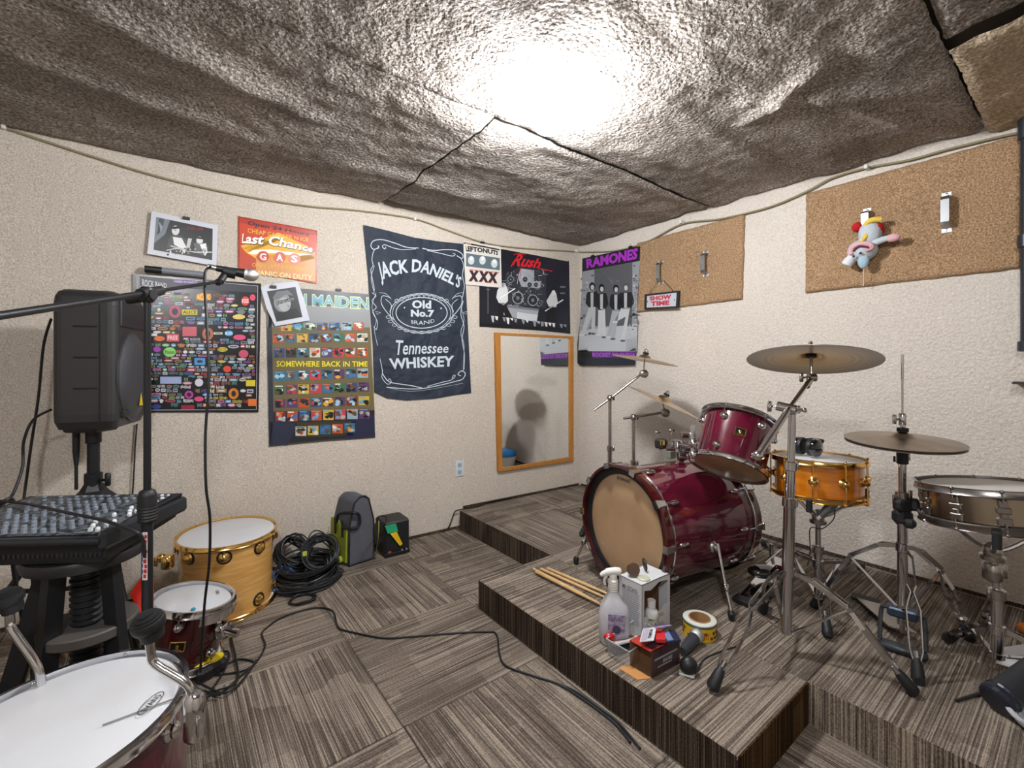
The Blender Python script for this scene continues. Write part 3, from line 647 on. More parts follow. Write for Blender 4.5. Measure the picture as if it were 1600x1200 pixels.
for nm, c in (('ear_cup', A_), ('ear_cup', B_)):
    dx = (A_ - B_).normalized() * (1 if c is A_ else -1)
    k = MB(); k.lathe([(.02, -.012), (.037, -.010), (.039, .0), (.034, .012), (.015, .018), (0, .019)], c, dx, 20); e = k.build(nm, mat('glossy_black', '0d0e11', .12, coat=1.), hp)
    k = MB(); k.lathe([(.022, -.028), (.036, -.026), (.038, -.018), (.036, -.010), (.022, -.010)], c, dx, 20); k.build('ear_cushion', M_RUBBER, e)
k = MB(); mid_ = (A_ + B_) / 2 + RT * .06 + UP * .025; k.tube(smooth([A_ + UP * .01, A_.lerp(mid_, .6) + (A_ - B_) * .15 + UP * .01, mid_, B_.lerp(mid_, .6) + (B_ - A_) * .15 + UP * .01, B_ + UP * .01], 6), .008, 8); k.build('headband', M_RUBBER, hp)
mic = thing('clip_microphone', 'small grey microphone clamped under the amber snare drum', 'microphone', at(1290, 800, 1.85))
k = MB(); k.tube([at(1279, 808, 1.84), at(1303, 786, 1.82)], [.013, .019], 14); k.build('body', mat('grey_metal', '77797c', .35, .6), mic)
k = MB(); k.tube([at(1276, 811, 1.84), at(1283, 804, 1.84)], .015, 14); k.build('chrome_ring', M_CHROME, mic)
tag(tube_part('microphone_cable', smooth([at(1303, 790, 1.84), at(1303, 810, 1.85), at(1285, 826, 1.9), at(1266, 826, 2.0), at(1266, 860, 2.05), at(1262, 884, 2.09)], 8), .0022, M_RUBBER, None, 6), 'thin black cable looping down from the microphone under the amber snare', 'cable')

# ------------------------------------------------------------------ steel snare at the right edge
SC_ = Vector((-.733, -2.58, .808)); SN = Vector((.037, .10, .994)).normalized()
ss = drum('snare_drum', 'dark metal snare drum on a stand at the right edge', SC_, SN, .179, .128, M_STEEL, M_NICKEL, M_NICKEL, mat('coated_drumhead', 'b9b6b1', .5), M_HEAD, 10, ang_to(SC_, SN, at(1478, 775, 1.44)), 'plate', hw=.026)
sb = SC_ - SN * .14; sbot = at(1580, 1003, 1.46); sbot = Vector((sb.x, sb.y, .25))
sst = snare_stand('snare_stand', 'worn chrome snare stand under the dark metal snare at the right edge', sb, SN, .178, Vector((sb.x + .01, sb.y - .01, .235)), .33, [onz(1480, 1005, STAGE), onz(1524, 985, STAGE) + Vector((.12, -.02, 0)), Vector((sb.x + .15, sb.y - .30, STAGE))])
k = MB(); tc_ = Vector((sb.x, sb.y, .52)); k.box(tc_, (.04, .045, .06), (RT, FW, UP), .008); wing(k, tc_, RT, UP, 1.3); k.build('angle_tilter', M_DCHROME, sst)

# ------------------------------------------------------------------ two cymbal stands behind the bass drum
def back_stand(label, sh, topv, c, n, r, arm, tiltpt, feet, mt, clab, joint=None):
    t = thing('cymbal_stand', label, 'stand', (sh[0].x, sh[0].y, STAGE))
    seg_stand(t, [(sh[0], sh[0].lerp(sh[1], .6), .014), (sh[0].lerp(sh[1], .6), sh[1], .010)], M_DCHROME)
    tripod(t, Vector((sh[0].x, sh[0].y, .2)), Vector((sh[0].x, sh[0].y, .42)), feet, M_DCHROME, bow=.03)
    k = MB(); k.ball(sh[1], .02, 12, 8); wing(k, sh[1], RT, UP, .8); k.build('boom_tilter', M_DCHROME, t)
    tube_part('boom_arm', arm, .0075, M_DCHROME, t)
    k = MB(); X = frame(FW)[1]; k.lathe([(.010, -.016), (.026, -.012), (.026, .012), (.010, .016)], tiltpt, FW, 18); k.build('ratchet_tilter', M_DCHROME, t)
    tube_part('cymbal_rod', [tiltpt, c - Vector(n) * .005, c + Vector(n) * .045], .0045, M_DCHROME, t)
    cymbal('crash_cymbal', clab, c, n, r, mt)
d1 = 2.85
c1 = at(1007, 563, d1); n1 = (UP * .975 + RT * .19 - FW * .02).normalized()
s1b = at(953, 800, d1); s1t = at(953.5, 622, d1)
back_stand('dark chrome cymbal stand nearest the room corner with its arm sloping up', (Vector((s1b.x, s1b.y, .2)), Vector((s1b.x, s1b.y, s1t.z))), None, c1, n1, .205, [at(928, 641, d1), at(953, 623, d1), at(1003, 584, d1)], at(1006, 584, d1), [onz(906, 838, STAGE), Vector((s1b.x + .25, s1b.y + .15, STAGE)), Vector((s1b.x + .0, s1b.y - .3, STAGE))], M_BRONZE2, 'thin pale bronze cymbal seen edge-on before the purple lettered poster')
d2 = 2.72
c2_ = at(1036, 628, d2); n2 = (UP * .90 + RT * .41 - FW * .10).normalized()
s2b = at(990, 800, d2); s2t = at(989, 652, d2)
back_stand('dark chrome cymbal stand with a level arm behind the bass drum', (Vector((s2b.x, s2b.y, .2)), Vector((s2b.x, s2b.y, s2t.z))), None, c2_, n2, .222, [at(974, 654, d2), at(989, 652, d2), at(1034, 645, d2)], at(1039, 645, d2), [Vector((s2b.x - .02, s2b.y + .34, STAGE)), Vector((s2b.x + .28, s2b.y - .1, STAGE)), Vector((s2b.x - .1, s2b.y - .26, STAGE))], M_BRONZE2, 'steeply tilted bronze cymbal just left of the rack tom')

# ------------------------------------------------------------------ bass pedal, beside the drum
pd = thing('bass_drum_pedal', 'bass drum pedal with chrome footboard beside the burgundy drum', 'pedal', onz(1190, 945, STAGE))
a = onz(1165, 945, STAGE) + UP * .01; b_ = onz(1222, 905, STAGE) + UP * .10; dd = (b_ - a).normalized(); sd = dd.cross(UP).normalized()
k = MB(); k.box((a + b_) / 2, (.075, .008, (b_ - a).length), (sd, dd.cross(sd), dd)); k.build('footboard', M_CHROME, pd)
k = MB(); k.box(a + UP * .005, (.10, .05, .02), (sd, Vector((dd.x, dd.y, 0)).normalized(), UP), .004); k.build('heel_plate', M_BLACK, pd)
k = MB(); k.ball(at(1192, 893, 2.1), (.07, .045, .028), 16, 10, (RT, FW, UP)); k.build('cam_cover', mat('glossy_black', '0d0e11', .12, coat=1.), pd)
for s_ in (-1, 1): tube_part('frame_post', [b_ + sd * .05 * s_ - UP * .09, b_ + sd * .05 * s_ + UP * .06], .009, M_CHROME, pd)
tube_part('beater_shaft', [b_ + UP * .05, at(1196, 880, 2.15)], .004, M_CHROME, pd)
k = MB(); k.tube([onz(1192, 960, STAGE) + UP * .03, at(1196, 938, 1.98)], .017, 14); k.build('beater', mat('blue_grey_metal', '3a4454', .35, .5), pd)

# ------------------------------------------------------------------ drums on the floor at the left
FT = Vector((-2.659, -.139, .371))
ft = drum('floor_tom', 'pale maple floor tom with gold hoops standing against the wall', FT, (0.01, -.03, 1), .213, .366, M_MAPLE, M_GOLD, M_GOLD, M_HEAD, M_HEAD, 8, ang_to(FT, (0.01, -.03, 1), at(349, 872, 2.05)), 'round', lugsize=.024)
k = MB(); c = at(262, 878, 2.1); k.box(c, (.05, .05, .06), None, .01); k.ball(c + UP * .02 - RT * .03, .02, 10, 8); wing(k, c - RT * .02, -RT, UP, 1.2); k.build('leg_bracket', M_GOLD, ft)
SM = Vector((-2.818, -.625, .285)); SMN = Vector((.176, -.041, .984)).normalized()
sm = drum('small_tom', 'small dark burgundy tom with chrome hoops on the floor before the maple drum', SM, SMN, .134, .235, M_DKMAROON, M_CHROME, M_CHROME, M_HEAD, M_HEAD, 6, ang_to(SM, SMN, at(240, 985, 1.7)) , 'round', lugsize=.016, badge=(ang_to(SM, SMN, at(281, 998, 1.68)), .125, .05, .036, 'g'), hw=.03)
k = MB(); c = at(352, 985, 1.75); k.box(c - RT * .015, (.04, .05, .05), (RT, FW, UP), .008); k.tube([c, c + RT * .05 - UP * .012], .016, 12); wing(k, c + UP * .01, RT + UP * .3, UP, .9); k.build('mounting_bracket', M_CHROME, sm)
k = MB(); hr = .150
pr = []
for i in range(13):
    a = ang_to(SM, SMN, at(372, 960, 1.8)) - .9 + 1.8 * i / 12; X, Y, Z = frame(SMN); pr.append(SM - SMN * .03 + (X * math.cos(a) + Y * math.sin(a)) * hr)
for p, q in zip(pr, pr[1:]): k.bar(p, q, .035, .003, SMN)
k.build('suspension_band', M_CHROME, sm)
k = MB(); k.lathe([(0, .0), (.008, .0), (.007, .004), (0, .005)], onpl(302, 952, SM, SMN), SMN, 12); k.build('blue_gel', mat('blue_gel', '2a93b4', .2), sm)
BD = Vector((-3.085, -1.54, .485)); BDN = Vector((-.073, -.009, .997)).normalized()
bd = drum('floor_tom', 'upturned burgundy floor tom with large white head in the left foreground', BD, BDN, .213, .46, M_MAROON, M_CHROME, M_CHROME, M_HEAD, M_HEAD, 8, .3, 'round', lugsize=.02, hw=.03)
def onhead(u, v, off=-.001): return onpl(u, v, BD, BDN, off)
k = MB(); prl = [onhead(160, 1133), onhead(222, 1110), onhead(290, 1085)]; k.tube(prl, .0018, 6); k.build('head_scratch', mat('scratch_grey', '84807a', .6), bd)
oc = onhead(236, 1098, .001); ox = (onhead(252, 1081, .001) - onhead(220, 1114, .001)).normalized(); oy = BDN.cross(ox).normalized()
k = MB(); pts = [oc + ox * .030 * math.cos(t) + oy * .014 * math.sin(t) for t in [2 * PI * i / 32 for i in range(32)]]; k.tube(pts, .0009, 5, True); k.build('logo_ring', mat('ink_2a2a2e', '2a2a2e', .4), bd)
decal(bd, 'EVANS', oc, ox, oy, .044, .012, '2a2a2e')
tq = onpl(340, 925, SM, SMN, .001); tx = (onpl(343, 931, SM, SMN, .001) - onpl(337, 919, SM, SMN, .001)).normalized()
decal(sm, 'REMO', tq, tx, SMN.cross(tx), .034, .012, '232326')
for pts, ft_ in (([at(306, 1150, .86), at(300, 1100, .86), at(293, 1070, .86), at(243, 1038, .86), at(236, 1020, .86), at(233, 998, .86)], (232, 975, .86)), ([at(63, 1085, 1.02), at(60, 1045, 1.02), at(20, 985, 1.02), at(16, 972, 1.02), at(15, 955, 1.02)], (13, 936, 1.02))):
    lg = tube_part('leg', smooth(pts, 4), .0075 if ft_[2] < 1 else .0085, M_CHROME, bd); f = at(*ft_)
    k = MB(); k.lathe([(.010, -.035), (.019, -.03), (.021, -.012), (.026, -.008), (.028, .002), (.027, .008), (.025, .009), (.025, .013), (.021, .014), (.021, .018), (.014, .020), (.014, .023), (0, .025)], f, (-.25, -.1, 1), 20); k.build('rubber_foot', M_RUBBER, lg)
k = MB(); e = at(304, 1120, .86); k.box(e, (.035, .03, .09), (RT, FW, UP), .008); wing(k, e + UP * .0, RT - FW, UP, 1.); k.build('leg_bracket', M_CHROME, bd)

# ------------------------------------------------------------------ things on the left wall
rnd = random.Random(3)
K = '14151a'
# black and white photo of two musicians
p = Print(wl, 200, 300, 5, .022)
t = sheet_thing('photo_print', 'white bordered black and white photo of two musicians, clipped above the logo poster', 'photo', p, [(185, 148), (705, 262), (690, 580), (150, 482)], mat('photo_paper', 'c9ccd6', .35))
p.poly([(220, 195), (662, 288), (657, 532), (200, 452)], '121316'); p.up()
p.poly([(220, 195), (330, 218), (290, 330), (205, 400)], '6f7880').poly([(245, 200), (290, 210), (262, 300), (225, 340)], 'aab4bc'); p.up()
p.ell(372, 300, 30, 38, 'd8d8d8').poly([(340, 275), (400, 262), (412, 290), (398, 285), (350, 292)], '0c0c0d').poly([(330, 340), (390, 330), (470, 380), (500, 420), (400, 470), (300, 430)], '3a3c40'); p.up()
p.poly([(350, 350), (420, 360), (460, 440), (440, 480), (410, 440), (360, 410)], 'e3e3e3').ell(560, 378, 26, 30, 'dcdcdc').poly([(530, 352), (600, 352), (592, 372), (536, 366)], '101010').poly([(510, 400), (590, 392), (628, 430), (610, 500), (540, 480)], '55585c'); p.up()
p.poly([(560, 410), (610, 400), (620, 470), (600, 500)], 'efefef').poly([(470, 360), (500, 365), (480, 440), (455, 430)], 'c4c4c4').stroke([(300, 455), (380, 440), (520, 470), (655, 470)], 7, 'd0d0d0').stroke([(330, 420), (440, 450), (420, 480)], 10, 'b8b8b8').ell(372, 298, 6, 4, '202020').ell(470, 450, 22, 22, '8a8a8a').ell(470, 450, 12, 12, '1a1a1a')
for i in range(26):
    x, y = rnd.uniform(300, 630), rnd.uniform(420, 500); p.ell(x, y, rnd.uniform(4, 14), rnd.uniform(3, 8), rnd.choice(['9a9a9a', 'dedede', '3d3d3d', '1c1c1c']), 8, rnd.uniform(0, 3))
p.up(); p.text('DUO LIVE', [(460, 268), (585, 282)], [(460, 292), (585, 300)], 'a02020')
p.build(t); clip(t, wl, 291, 341, .024)
# gas sign
p = Print(wl, 200, 300, 5, .008)
t = sheet_thing('metal_sign', 'orange and red metal gas station sign with last chance lettering', 'sign', p, [(862, 188), (1478, 300), (1475, 718), (862, 600)], mat('sign_red', 'b03a1c', .25, noise=(14, '8d2c17', .3, .6)))
p.poly([(872, 200), (1470, 310), (1468, 520), (872, 400)], 'c4401f').poly([(872, 400), (1468, 520), (1466, 706), (872, 592)], 'bb3d1e'); p.up()
p.poly([(880, 420), (1180, 318), (1260, 360), (1400, 420), (1460, 520), (1300, 560), (1000, 520), (920, 470)], 'e9a92a').poly([(900, 440), (1190, 330), (1240, 350), (960, 470)], 'f1cf45').poly([(1000, 500), (1460, 470), (1466, 700), (1000, 640)], 'cf8e55').poly([(872, 200), (1470, 310), (1470, 340), (872, 240)], 'a8321f'); p.up()
p.poly([(932, 480), (980, 452), (1100, 448), (1330, 478), (1440, 486), (1330, 500), (1120, 476), (980, 488)], 'f3ead8'); p.up()
p.text('Open 24 Hours', [(935, 222), (1415, 320)], [(935, 268), (1415, 350)], '2a1b3a', .02, .02); p.text('CHEAP GAS BEER N ICE', [(935, 282), (1410, 360)], [(935, 318), (1410, 388)], 'e3b03a', .01)
p.text('Last Chance', [(893, 328), (1170, 352), (1448, 428)], [(893, 408), (1170, 430), (1448, 480)], '332018', .05, .03); p.up()
p.text('Last Chance', [(890, 324), (1170, 348), (1444, 424)], [(890, 400), (1170, 424), (1444, 474)], 'f6f1e6', .03, .03)
for x, y, c in ((1055, 505, 'c4433a'), (1185, 512, 'c9605a'), (1300, 522, 'cf7d78')): p.ell(x, y, 48, 44, c)
p.up()
for x, y, c in ((1055, 505, 'G'), (1185, 512, 'A'), (1300, 522, 'S')): p.text(c, [(x - 26, y - 30), (x + 26, y - 24)], [(x - 26, y + 26), (x + 26, y + 30)], 'f3e6da', .03)
p.text('OPEN LATE EVERYDAY', [(970, 552), (1400, 590)], [(970, 584), (1400, 620)], 'ddb13c', .01); p.text('MECHANIC ON DUTY', [(880, 598), (1440, 650)], [(880, 640), (1440, 692)], 'f0d9a2', .01)
p.build(t)
# poster crowded with small band logos
p = Print(wl, 200, 430, 5.4545, .008)
t = sheet_thing('logo_poster', 'black poster packed with hundreds of small colourful band logos', 'poster', p, [(38, -12), (600, 30), (1135, 72), (1110, 1170), (620, 1178), (140, 1168)] if 0 else [(38, -12), (1135, 72), (1112, 1168), (140, 1168), (60, 1160)], mat('poster_black', '17171d', .25))
p.up(); br = [(78, 0), (1106, 92), (1094, 1145), (130, 1150), (90, 1148)]
p.stroke(br, 5, 'b9bcc8', True)
p.poly([(100, 8), (1098, 96), (1098, 150), (100, 90)], '2a2a36'); p.up()
p.text('ROCK BAND', [(120, 30), (330, 70)], [(120, 98), (330, 108)], 'c4c6cc', .02); p.poly([(385, 38), (600, 52), (590, 74), (400, 64)], '6b3f8a'); p.up(); p.text('HARD N HEAVY', [(395, 42), (590, 56)], [(395, 62), (590, 72)], 'd9c4ea', 0)
PAL = ['b4b4bc', 'c8c8c8', 'a8444a', 'b8703c', 'b8a848', '5a84ac', '6a986a', '7f5a94', 'a8688a', '7a8a9a', '94744a', '4a7a80', 'c8c8bc', '80503f', '74747f', 'b0708a', '5a98a4', 'a4a4b4', '4a5084', '743038', 'bdbdc8', '8f8f9c']
fixed = [(400, 310, 50, 55, 'b9526a'), (525, 315, 66, 22, 'd3c32f'), (355, 655, 54, 42, '8bd36a'), (645, 185, 66, 34, 'e0822b'), (1000, 220, 34, 40, 'd83030'), (1062, 190, 24, 28, 'd84060'), (680, 500, 48, 54, 'b5674a'), (382, 533, 52, 32, 'd84a5a'), (525, 480, 60, 40, 'cc5a6a'), (268, 540, 46, 22, 'e06a2b'), (248, 632, 32, 24, '9a2fa8'), (612, 735, 46, 30, '4a90c8'), (805, 633, 44, 20, 'd9c92f'), (985, 670, 42, 34, 'c4506a'), (365, 895, 90, 30, '9aa8d0'), (900, 1010, 44, 48, 'c97a2a'), (520, 1018, 38, 34, 'b83a9a'), (845, 800, 34, 28, 'd8432f'), (860, 495, 36, 24, '3a9ad0'), (950, 530, 54, 24, 'd84a7a'), (945, 355, 54, 22, 'd8c46a'), (1045, 920, 40, 26, 'd8c42f'), (1060, 1085, 36, 30, 'd8702f'), (510, 1125, 56, 18, '93203a'), (240, 1120, 42, 20, '2a3f8a'), (605, 915, 36, 34, 'd0d0d8'), (605, 1055, 40, 22, 'd84a7a')]
p.up()
def free(x, y, rx, ry): return all(abs(x - a) > rx + c - 4 or abs(y - b) > ry + d - 4 for a, b, c, d, _ in fixed)
y = 165
while y < 1135:
    x = 130 + rnd.uniform(0, 14); hgt = rnd.uniform(22, 36)
    while x < 1058:
        wd = min(rnd.uniform(34, 104), 1084 - x); cx, cy = x + wd / 2, y + rnd.uniform(-3, 3) + (x - 560) * .02 * (1 - y / 1200) * 2
        if free(cx, cy, wd / 2, hgt / 2):
            c = rnd.choice(PAL); k = rnd.random(); hh = hgt * rnd.uniform(.8, 1.05)
            if k < .3: p.ell(cx, cy, wd * .46, hh * .5, c, 10)
            elif k < .5: p.rect(cx - wd * .45, cy - hh * .45, cx + wd * .45, cy + hh * .45, c)
            elif k < .62: p.poly([(cx - wd * .45, cy - hh * .3), (cx, cy - hh * .5), (cx + wd * .45, cy - hh * .2), (cx + wd * .25, cy + hh * .45), (cx - wd * .2, cy + hh * .5)], c)
            else:
                n_ = max(2, int(wd / 11))                                   # a row of small letter-like strokes
                for i in range(n_):
                    xx = cx - wd * .45 + wd * .9 * i / n_; ww = wd * .9 / n_ * .62; o_ = rnd.uniform(0, .35)
                    p.rect(xx, cy - hh * (.5 - o_ * rnd.random()), xx + ww, cy + hh * (.5 - o_ * rnd.random()), c)
            if k < .5:
                p.up(); p.rect(cx - wd * .28, cy - hh * .12, cx + wd * .28, cy + hh * .14, rnd.choice(['16161c', 'e8e8e8', '3a1f2a'])); p.k -= 1
        x += wd + rnd.uniform(1, 4)
    y += hgt * .96 + 1
for (cx, cy, rx, ry, c) in fixed: p.ell(cx, cy, rx, ry, c, 14) if (cx * 7 + cy) % 3 else p.rect(cx - rx, cy - ry, cx + rx, cy + ry, c)
p.up()
for s_, cx, cy, rx, ry, c in (('AC/DC', 645, 185, 60, 26, 'f3d25a'), ('Poison', 355, 655, 40, 16, '1d4a1d'), ('ALICE', 525, 315, 58, 14, '1a1a1a'), ('FREE', 382, 533, 44, 18, 'f8d8d8'), ('KISS', 1000, 220, 28, 18, 'ffe0e0'), ('ROCK', 805, 633, 36, 12, '301a1a'), ('BLUES', 860, 495, 30, 12, 'e0f0ff')):
    p.text(s_, [(cx - rx, cy - ry), (cx + rx, cy - ry)], [(cx - rx, cy + ry), (cx + rx, cy + ry)], c, .02)
for (cx, cy, rx, ry) in ((400, 310, 28, 30), (680, 500, 22, 30), (520, 1018, 20, 18), (900, 1010, 20, 26), (612, 735, 26, 12)): p.ell(cx, cy, rx, ry, '22202a', 10)
p.build(t)
# grey tube above the poster
a, b_ = wl(226, 420, .03), wl(322, 430, .03)
t = thing('poster_tube', 'long grey tube with a black end resting above the logo poster', 'tube', a)
tube_part('tube', [a.lerp(b_, .25), b_], .017, mat('grey_tube', '7c8088', .4), t, 16); tube_part('end_cap', [a, a.lerp(b_, .27)], .018, M_BLACK, t, 16)

# tour poster with rows of little record covers
p = Print(wl, 400, 440, 4.615, .008)
t = sheet_thing('tour_poster', 'olive and dark blue poster with rows of small record covers and yellow lettering', 'poster', p, [(75, 40), (320, 50), (810, 90), (860, 1125), (500, 1150), (95, 1190)], mat('poster_olive', '4c4638', .3))
p.poly([(78, 44), (812, 92), (818, 300), (82, 300)], '3a4350').poly([(80, 240), (818, 230), (855, 930), (95, 940)], '6b6040').poly([(90, 930), (855, 925), (858, 1118), (500, 1140), (97, 1180)], '23252e'); p.up()
p.poly([(80, 160), (818, 190), (822, 330), (82, 330)], '8c8f92').poly([(100, 1010), (300, 1020), (230, 1180), (97, 1182)], '2b2f44').poly([(700, 980), (852, 960), (858, 1118), (640, 1140)], '2a2c44').poly([(78, 44), (110, 50), (130, 1180), (97, 1182)], '2c3140').poly([(280, 1015), (720, 1005), (700, 1110), (300, 1125)], '3b3527'); p.up()
p.text('IRON MAIDEN', [(98, 70), (815, 112)], [(98, 160), (815, 205)], 'd9d68a', .05); p.up(); p.text('IRON MAIDEN', [(101, 76), (812, 118)], [(101, 154), (812, 198)], '5aa3bb', .015)
p.text('SOMEWHERE BACK IN TIME', [(148, 572), (805, 575)], [(148, 614), (805, 614)], 'e6d92f', .015)
rows = [(375, 440, 122, 815), (478, 548, 130, 815), (645, 715, 132, 818), (745, 815, 132, 825), (845, 912, 136, 826), (935, 1010, 138, 830)]
def cover(x0, y0, x1, y1):
    a, b, c = rnd.choice(['2a4a7a', '7a2a2a', 'c9a83a', '2f6a8a', '5a3a6a', 'c4c4b8', '35353a', 'b8502f', 'c43a4a', '8aa8b8', '3a6a4a']), rnd.choice(['d8d8d8', 'e0a03a', '9ac4d8', '1a1a22', 'c43a3a', '4a6aa0']), rnd.choice(['e8e8d8', '2a2a2a', 'd86a2a', '5a9ac4'])
    p.rect(x0, y0, x1, y1, a); p.up(); w_, h_ = x1 - x0, y1 - y0
    for q_ in range(5):
        qx, qy = x0 + w_ * rnd.uniform(.15, .85), y0 + h_ * rnd.uniform(.25, .85); pol = [(max(x0, min(x1, qx + rnd.uniform(.1, .35) * w_ * math.cos(a_ * 1.05))), max(y0, min(y1, qy + rnd.uniform(.08, .3) * h_ * math.sin(a_ * 1.05)))) for a_ in range(6)]
        p.poly(pol, rnd.choice([b, b, c, '1c1c22', 'a8a8a0', '5a4a3a'])); p.k += 1
    p.k -= 5
    p.ell(x0 + w_ * rnd.uniform(.35, .65), y0 + h_ * rnd.uniform(.4, .6), w_ * .18, h_ * .2, c, 8); p.rect(x0 + 5, y0 + 4, x1 - w_ * rnd.uniform(.1, .5), y0 + 11, c); p.k -= 1
for (y0, y1, xa, xb) in rows:
    for i in range(8): wd = (xb - xa) / 8; x = xa + wd * i; dy = -6 * i * (1 if y0 > 600 else .2) * .5; cover(x, y0 + dy + 2, x + wd * .88, y1 + dy)
for i in range(7): cover(180 + 87 * i, 300 - i, 255 + 87 * i, 356 - i)
for i in range(5): cover(285 + 88 * i, 1045 - 6 * i, 362 + 88 * i, 1112 - 6 * i)
p.build(t); k = clip(t, wl, 529, 453, .004)
# portrait photo
p = Print(wl, 400, 440, 4.615, .024)
t = sheet_thing('photo_print', 'tilted grey portrait photo clipped over the corner of the record cover poster', 'photo', p, [(35, 45), (80, 20), (300, 0), (345, 120), (388, 280), (140, 322), (75, 190)], mat('photo_paper', 'c9ccd6', .35))
p.poly([(78, 70), (285, 38), (335, 255), (148, 290)], '34373b'); p.up(); p.ell(190, 150, 62, 72, '84888c', 20, -.2); p.poly([(130, 230), (190, 215), (290, 190), (330, 252), (150, 286)], '232528'); p.up()
p.ell(205, 165, 44, 52, 'a9adb0', 18, -.2).poly([(118, 120), (150, 70), (230, 62), (270, 100), (210, 96), (150, 130)], '6b6f73').poly([(215, 150), (245, 180), (228, 188)], '686b6e').stroke([(212, 208), (245, 202)], 5, '484a4c'); p.up()
p.poly([(145, 145), (272, 110), (277, 132), (150, 168)], '16171a'); p.up(); p.text('RENEGADE', [(150, 146), (272, 114)], [(152, 164), (275, 130)], 'b8b8b8', 0)
p.build(t); clip(t, wl, 427, 448, .026)
# whiskey flag
p = Print(wl, 560, 340, 4, .010)
t = sheet_thing('banner', 'dark navy cloth whiskey banner with white scrollwork and lettering', 'banner', p, [(30, 45), (200, 85), (350, 125), (500, 148), (660, 165), (672, 440), (686, 700), (705, 1095), (600, 1108), (480, 1130), (300, 1142), (180, 1128), (100, 1090), (92, 800), (80, 650), (60, 350)], mat('navy_cloth', '1d2737', .7, bump=(5, 1., .05)), part='cloth')
W_ = 'c3ccd4'; p.k = 3
p.text("JACK DANIEL'S", [(115, 275), (240, 262), (400, 262), (540, 318), (648, 372)], [(148, 425), (260, 380), (380, 366), (500, 400), (622, 462)], W_, .03)
for (rx, ry, w_) in ((160, 96, 5), (182, 116, 3), (196, 124, 4)): p.stroke([(395 + rx * math.cos(a), 595 + ry * math.sin(a) + (0 if rx < 170 else 3)) for a in [2 * PI * i / 48 for i in range(48)]], w_, W_, True)
p.text('Old', [(335, 515), (455, 518)], [(335, 568), (455, 570)], W_, .04); p.text('No.7', [(328, 575), (474, 578)], [(328, 620), (474, 622)], W_, .045); p.text('BRAND', [(330, 640), (400, 645), (474, 634)], [(332, 662), (400, 670), (476, 654)], W_, .0)
p.text('Tennessee', [(230, 765), (565, 788)], [(230, 860), (565, 845)], W_, .012, .03); p.text('WHISKEY', [(190, 880), (600, 862)], [(200, 948), (595, 930)], W_, .03)
p.ell(288, 563, 5, 5, W_); p.ell(517, 567, 5, 5, W_)
for i in range(13):                                                          # beads and leaves round the oval
    a = PI * (.06 + .88 * i / 12); p.curve([(395 + 212 * math.cos(a) + 14 * math.cos(q), 600 + 118 * math.sin(a) + 8 * math.sin(q)) for q in [2 * PI * j / 8 for j in range(8)]], 2.5, W_, True)
for i in range(11): x = 240 + 31 * i; p.curve([(x + 12 * math.cos(q), 490 + abs(i - 5) ** 2 * 1.2 + 11 * math.sin(q)) for q in [2 * PI * j / 8 for j in range(8)]], 2.5, W_, True)
for sx, x0 in ((1, 0), (-1, 790)):
    X = lambda x: x0 + sx * x
    p.curve([(X(200), 500), (X(150), 490), (X(145), 540), (X(185), 600), (X(225), 640)], 4, W_); p.curve([(X(170), 510), (X(205), 545), (X(195), 590)], 3, W_); p.curve([(X(130), 470), (X(170), 475), (X(205), 510)], 2.5, W_)
    p.stroke([(X(105), 585), (X(140), 595), (X(118), 605)], 3, W_, True)
Wl = [([(375, 190), (300, 185), (230, 160), (150, 138), (95, 145), (78, 175), (95, 198), (128, 185), (120, 175)], 5), ([(360, 195), (280, 200), (220, 190), (165, 170), (150, 182), (165, 195), (172, 183)], 4), ([(128, 190), (98, 205), (85, 260), (92, 300), (78, 330), (95, 420), (100, 455)], 4), ([(100, 300), (80, 380), (100, 470)], 3),
      ([(400, 192), (470, 205), (540, 200), (610, 205), (650, 230), (648, 255), (615, 238)], 5), ([(430, 205), (520, 225), (585, 240), (605, 230), (590, 222)], 4), ([(640, 255), (658, 300), (650, 360), (662, 430), (650, 500)], 3.5), ([(655, 520), (640, 600), (660, 680), (648, 760), (662, 850), (660, 950)], 3.5), ([(640, 560), (660, 640), (640, 720), (660, 800), (655, 960)], 2.5),
      ([(85, 470), (110, 490), (85, 520), (112, 560), (90, 590), (118, 650), (112, 700), (95, 680)], 3.5), ([(110, 470), (85, 560), (112, 640), (100, 700), (120, 800)], 2.5), ([(135, 880), (150, 960), (148, 1000), (180, 1040), (205, 1030), (195, 1008), (185, 1020)], 3.5), ([(150, 975), (190, 1025), (260, 1040), (330, 1050), (400, 1066)], 5), ([(175, 1060), (300, 1070), (400, 1068), (520, 1045), (600, 1025), (650, 1010), (668, 975), (645, 958), (622, 978), (640, 990)], 5), ([(430, 1055), (520, 1030), (580, 1015), (605, 990), (595, 985), (585, 1005)], 4), ([(180, 1062), (350, 1085), (655, 1035)], 1.5)]
for q, w_ in Wl: p.curve(q, w_, W_)
p.build(t, m=M_PRINTM)
for (u, v) in ((569, 353), (725, 380)): MB().ball(wl(u, v, .014), .006, 8, 6).build('push_pin', M_CHROME, t)
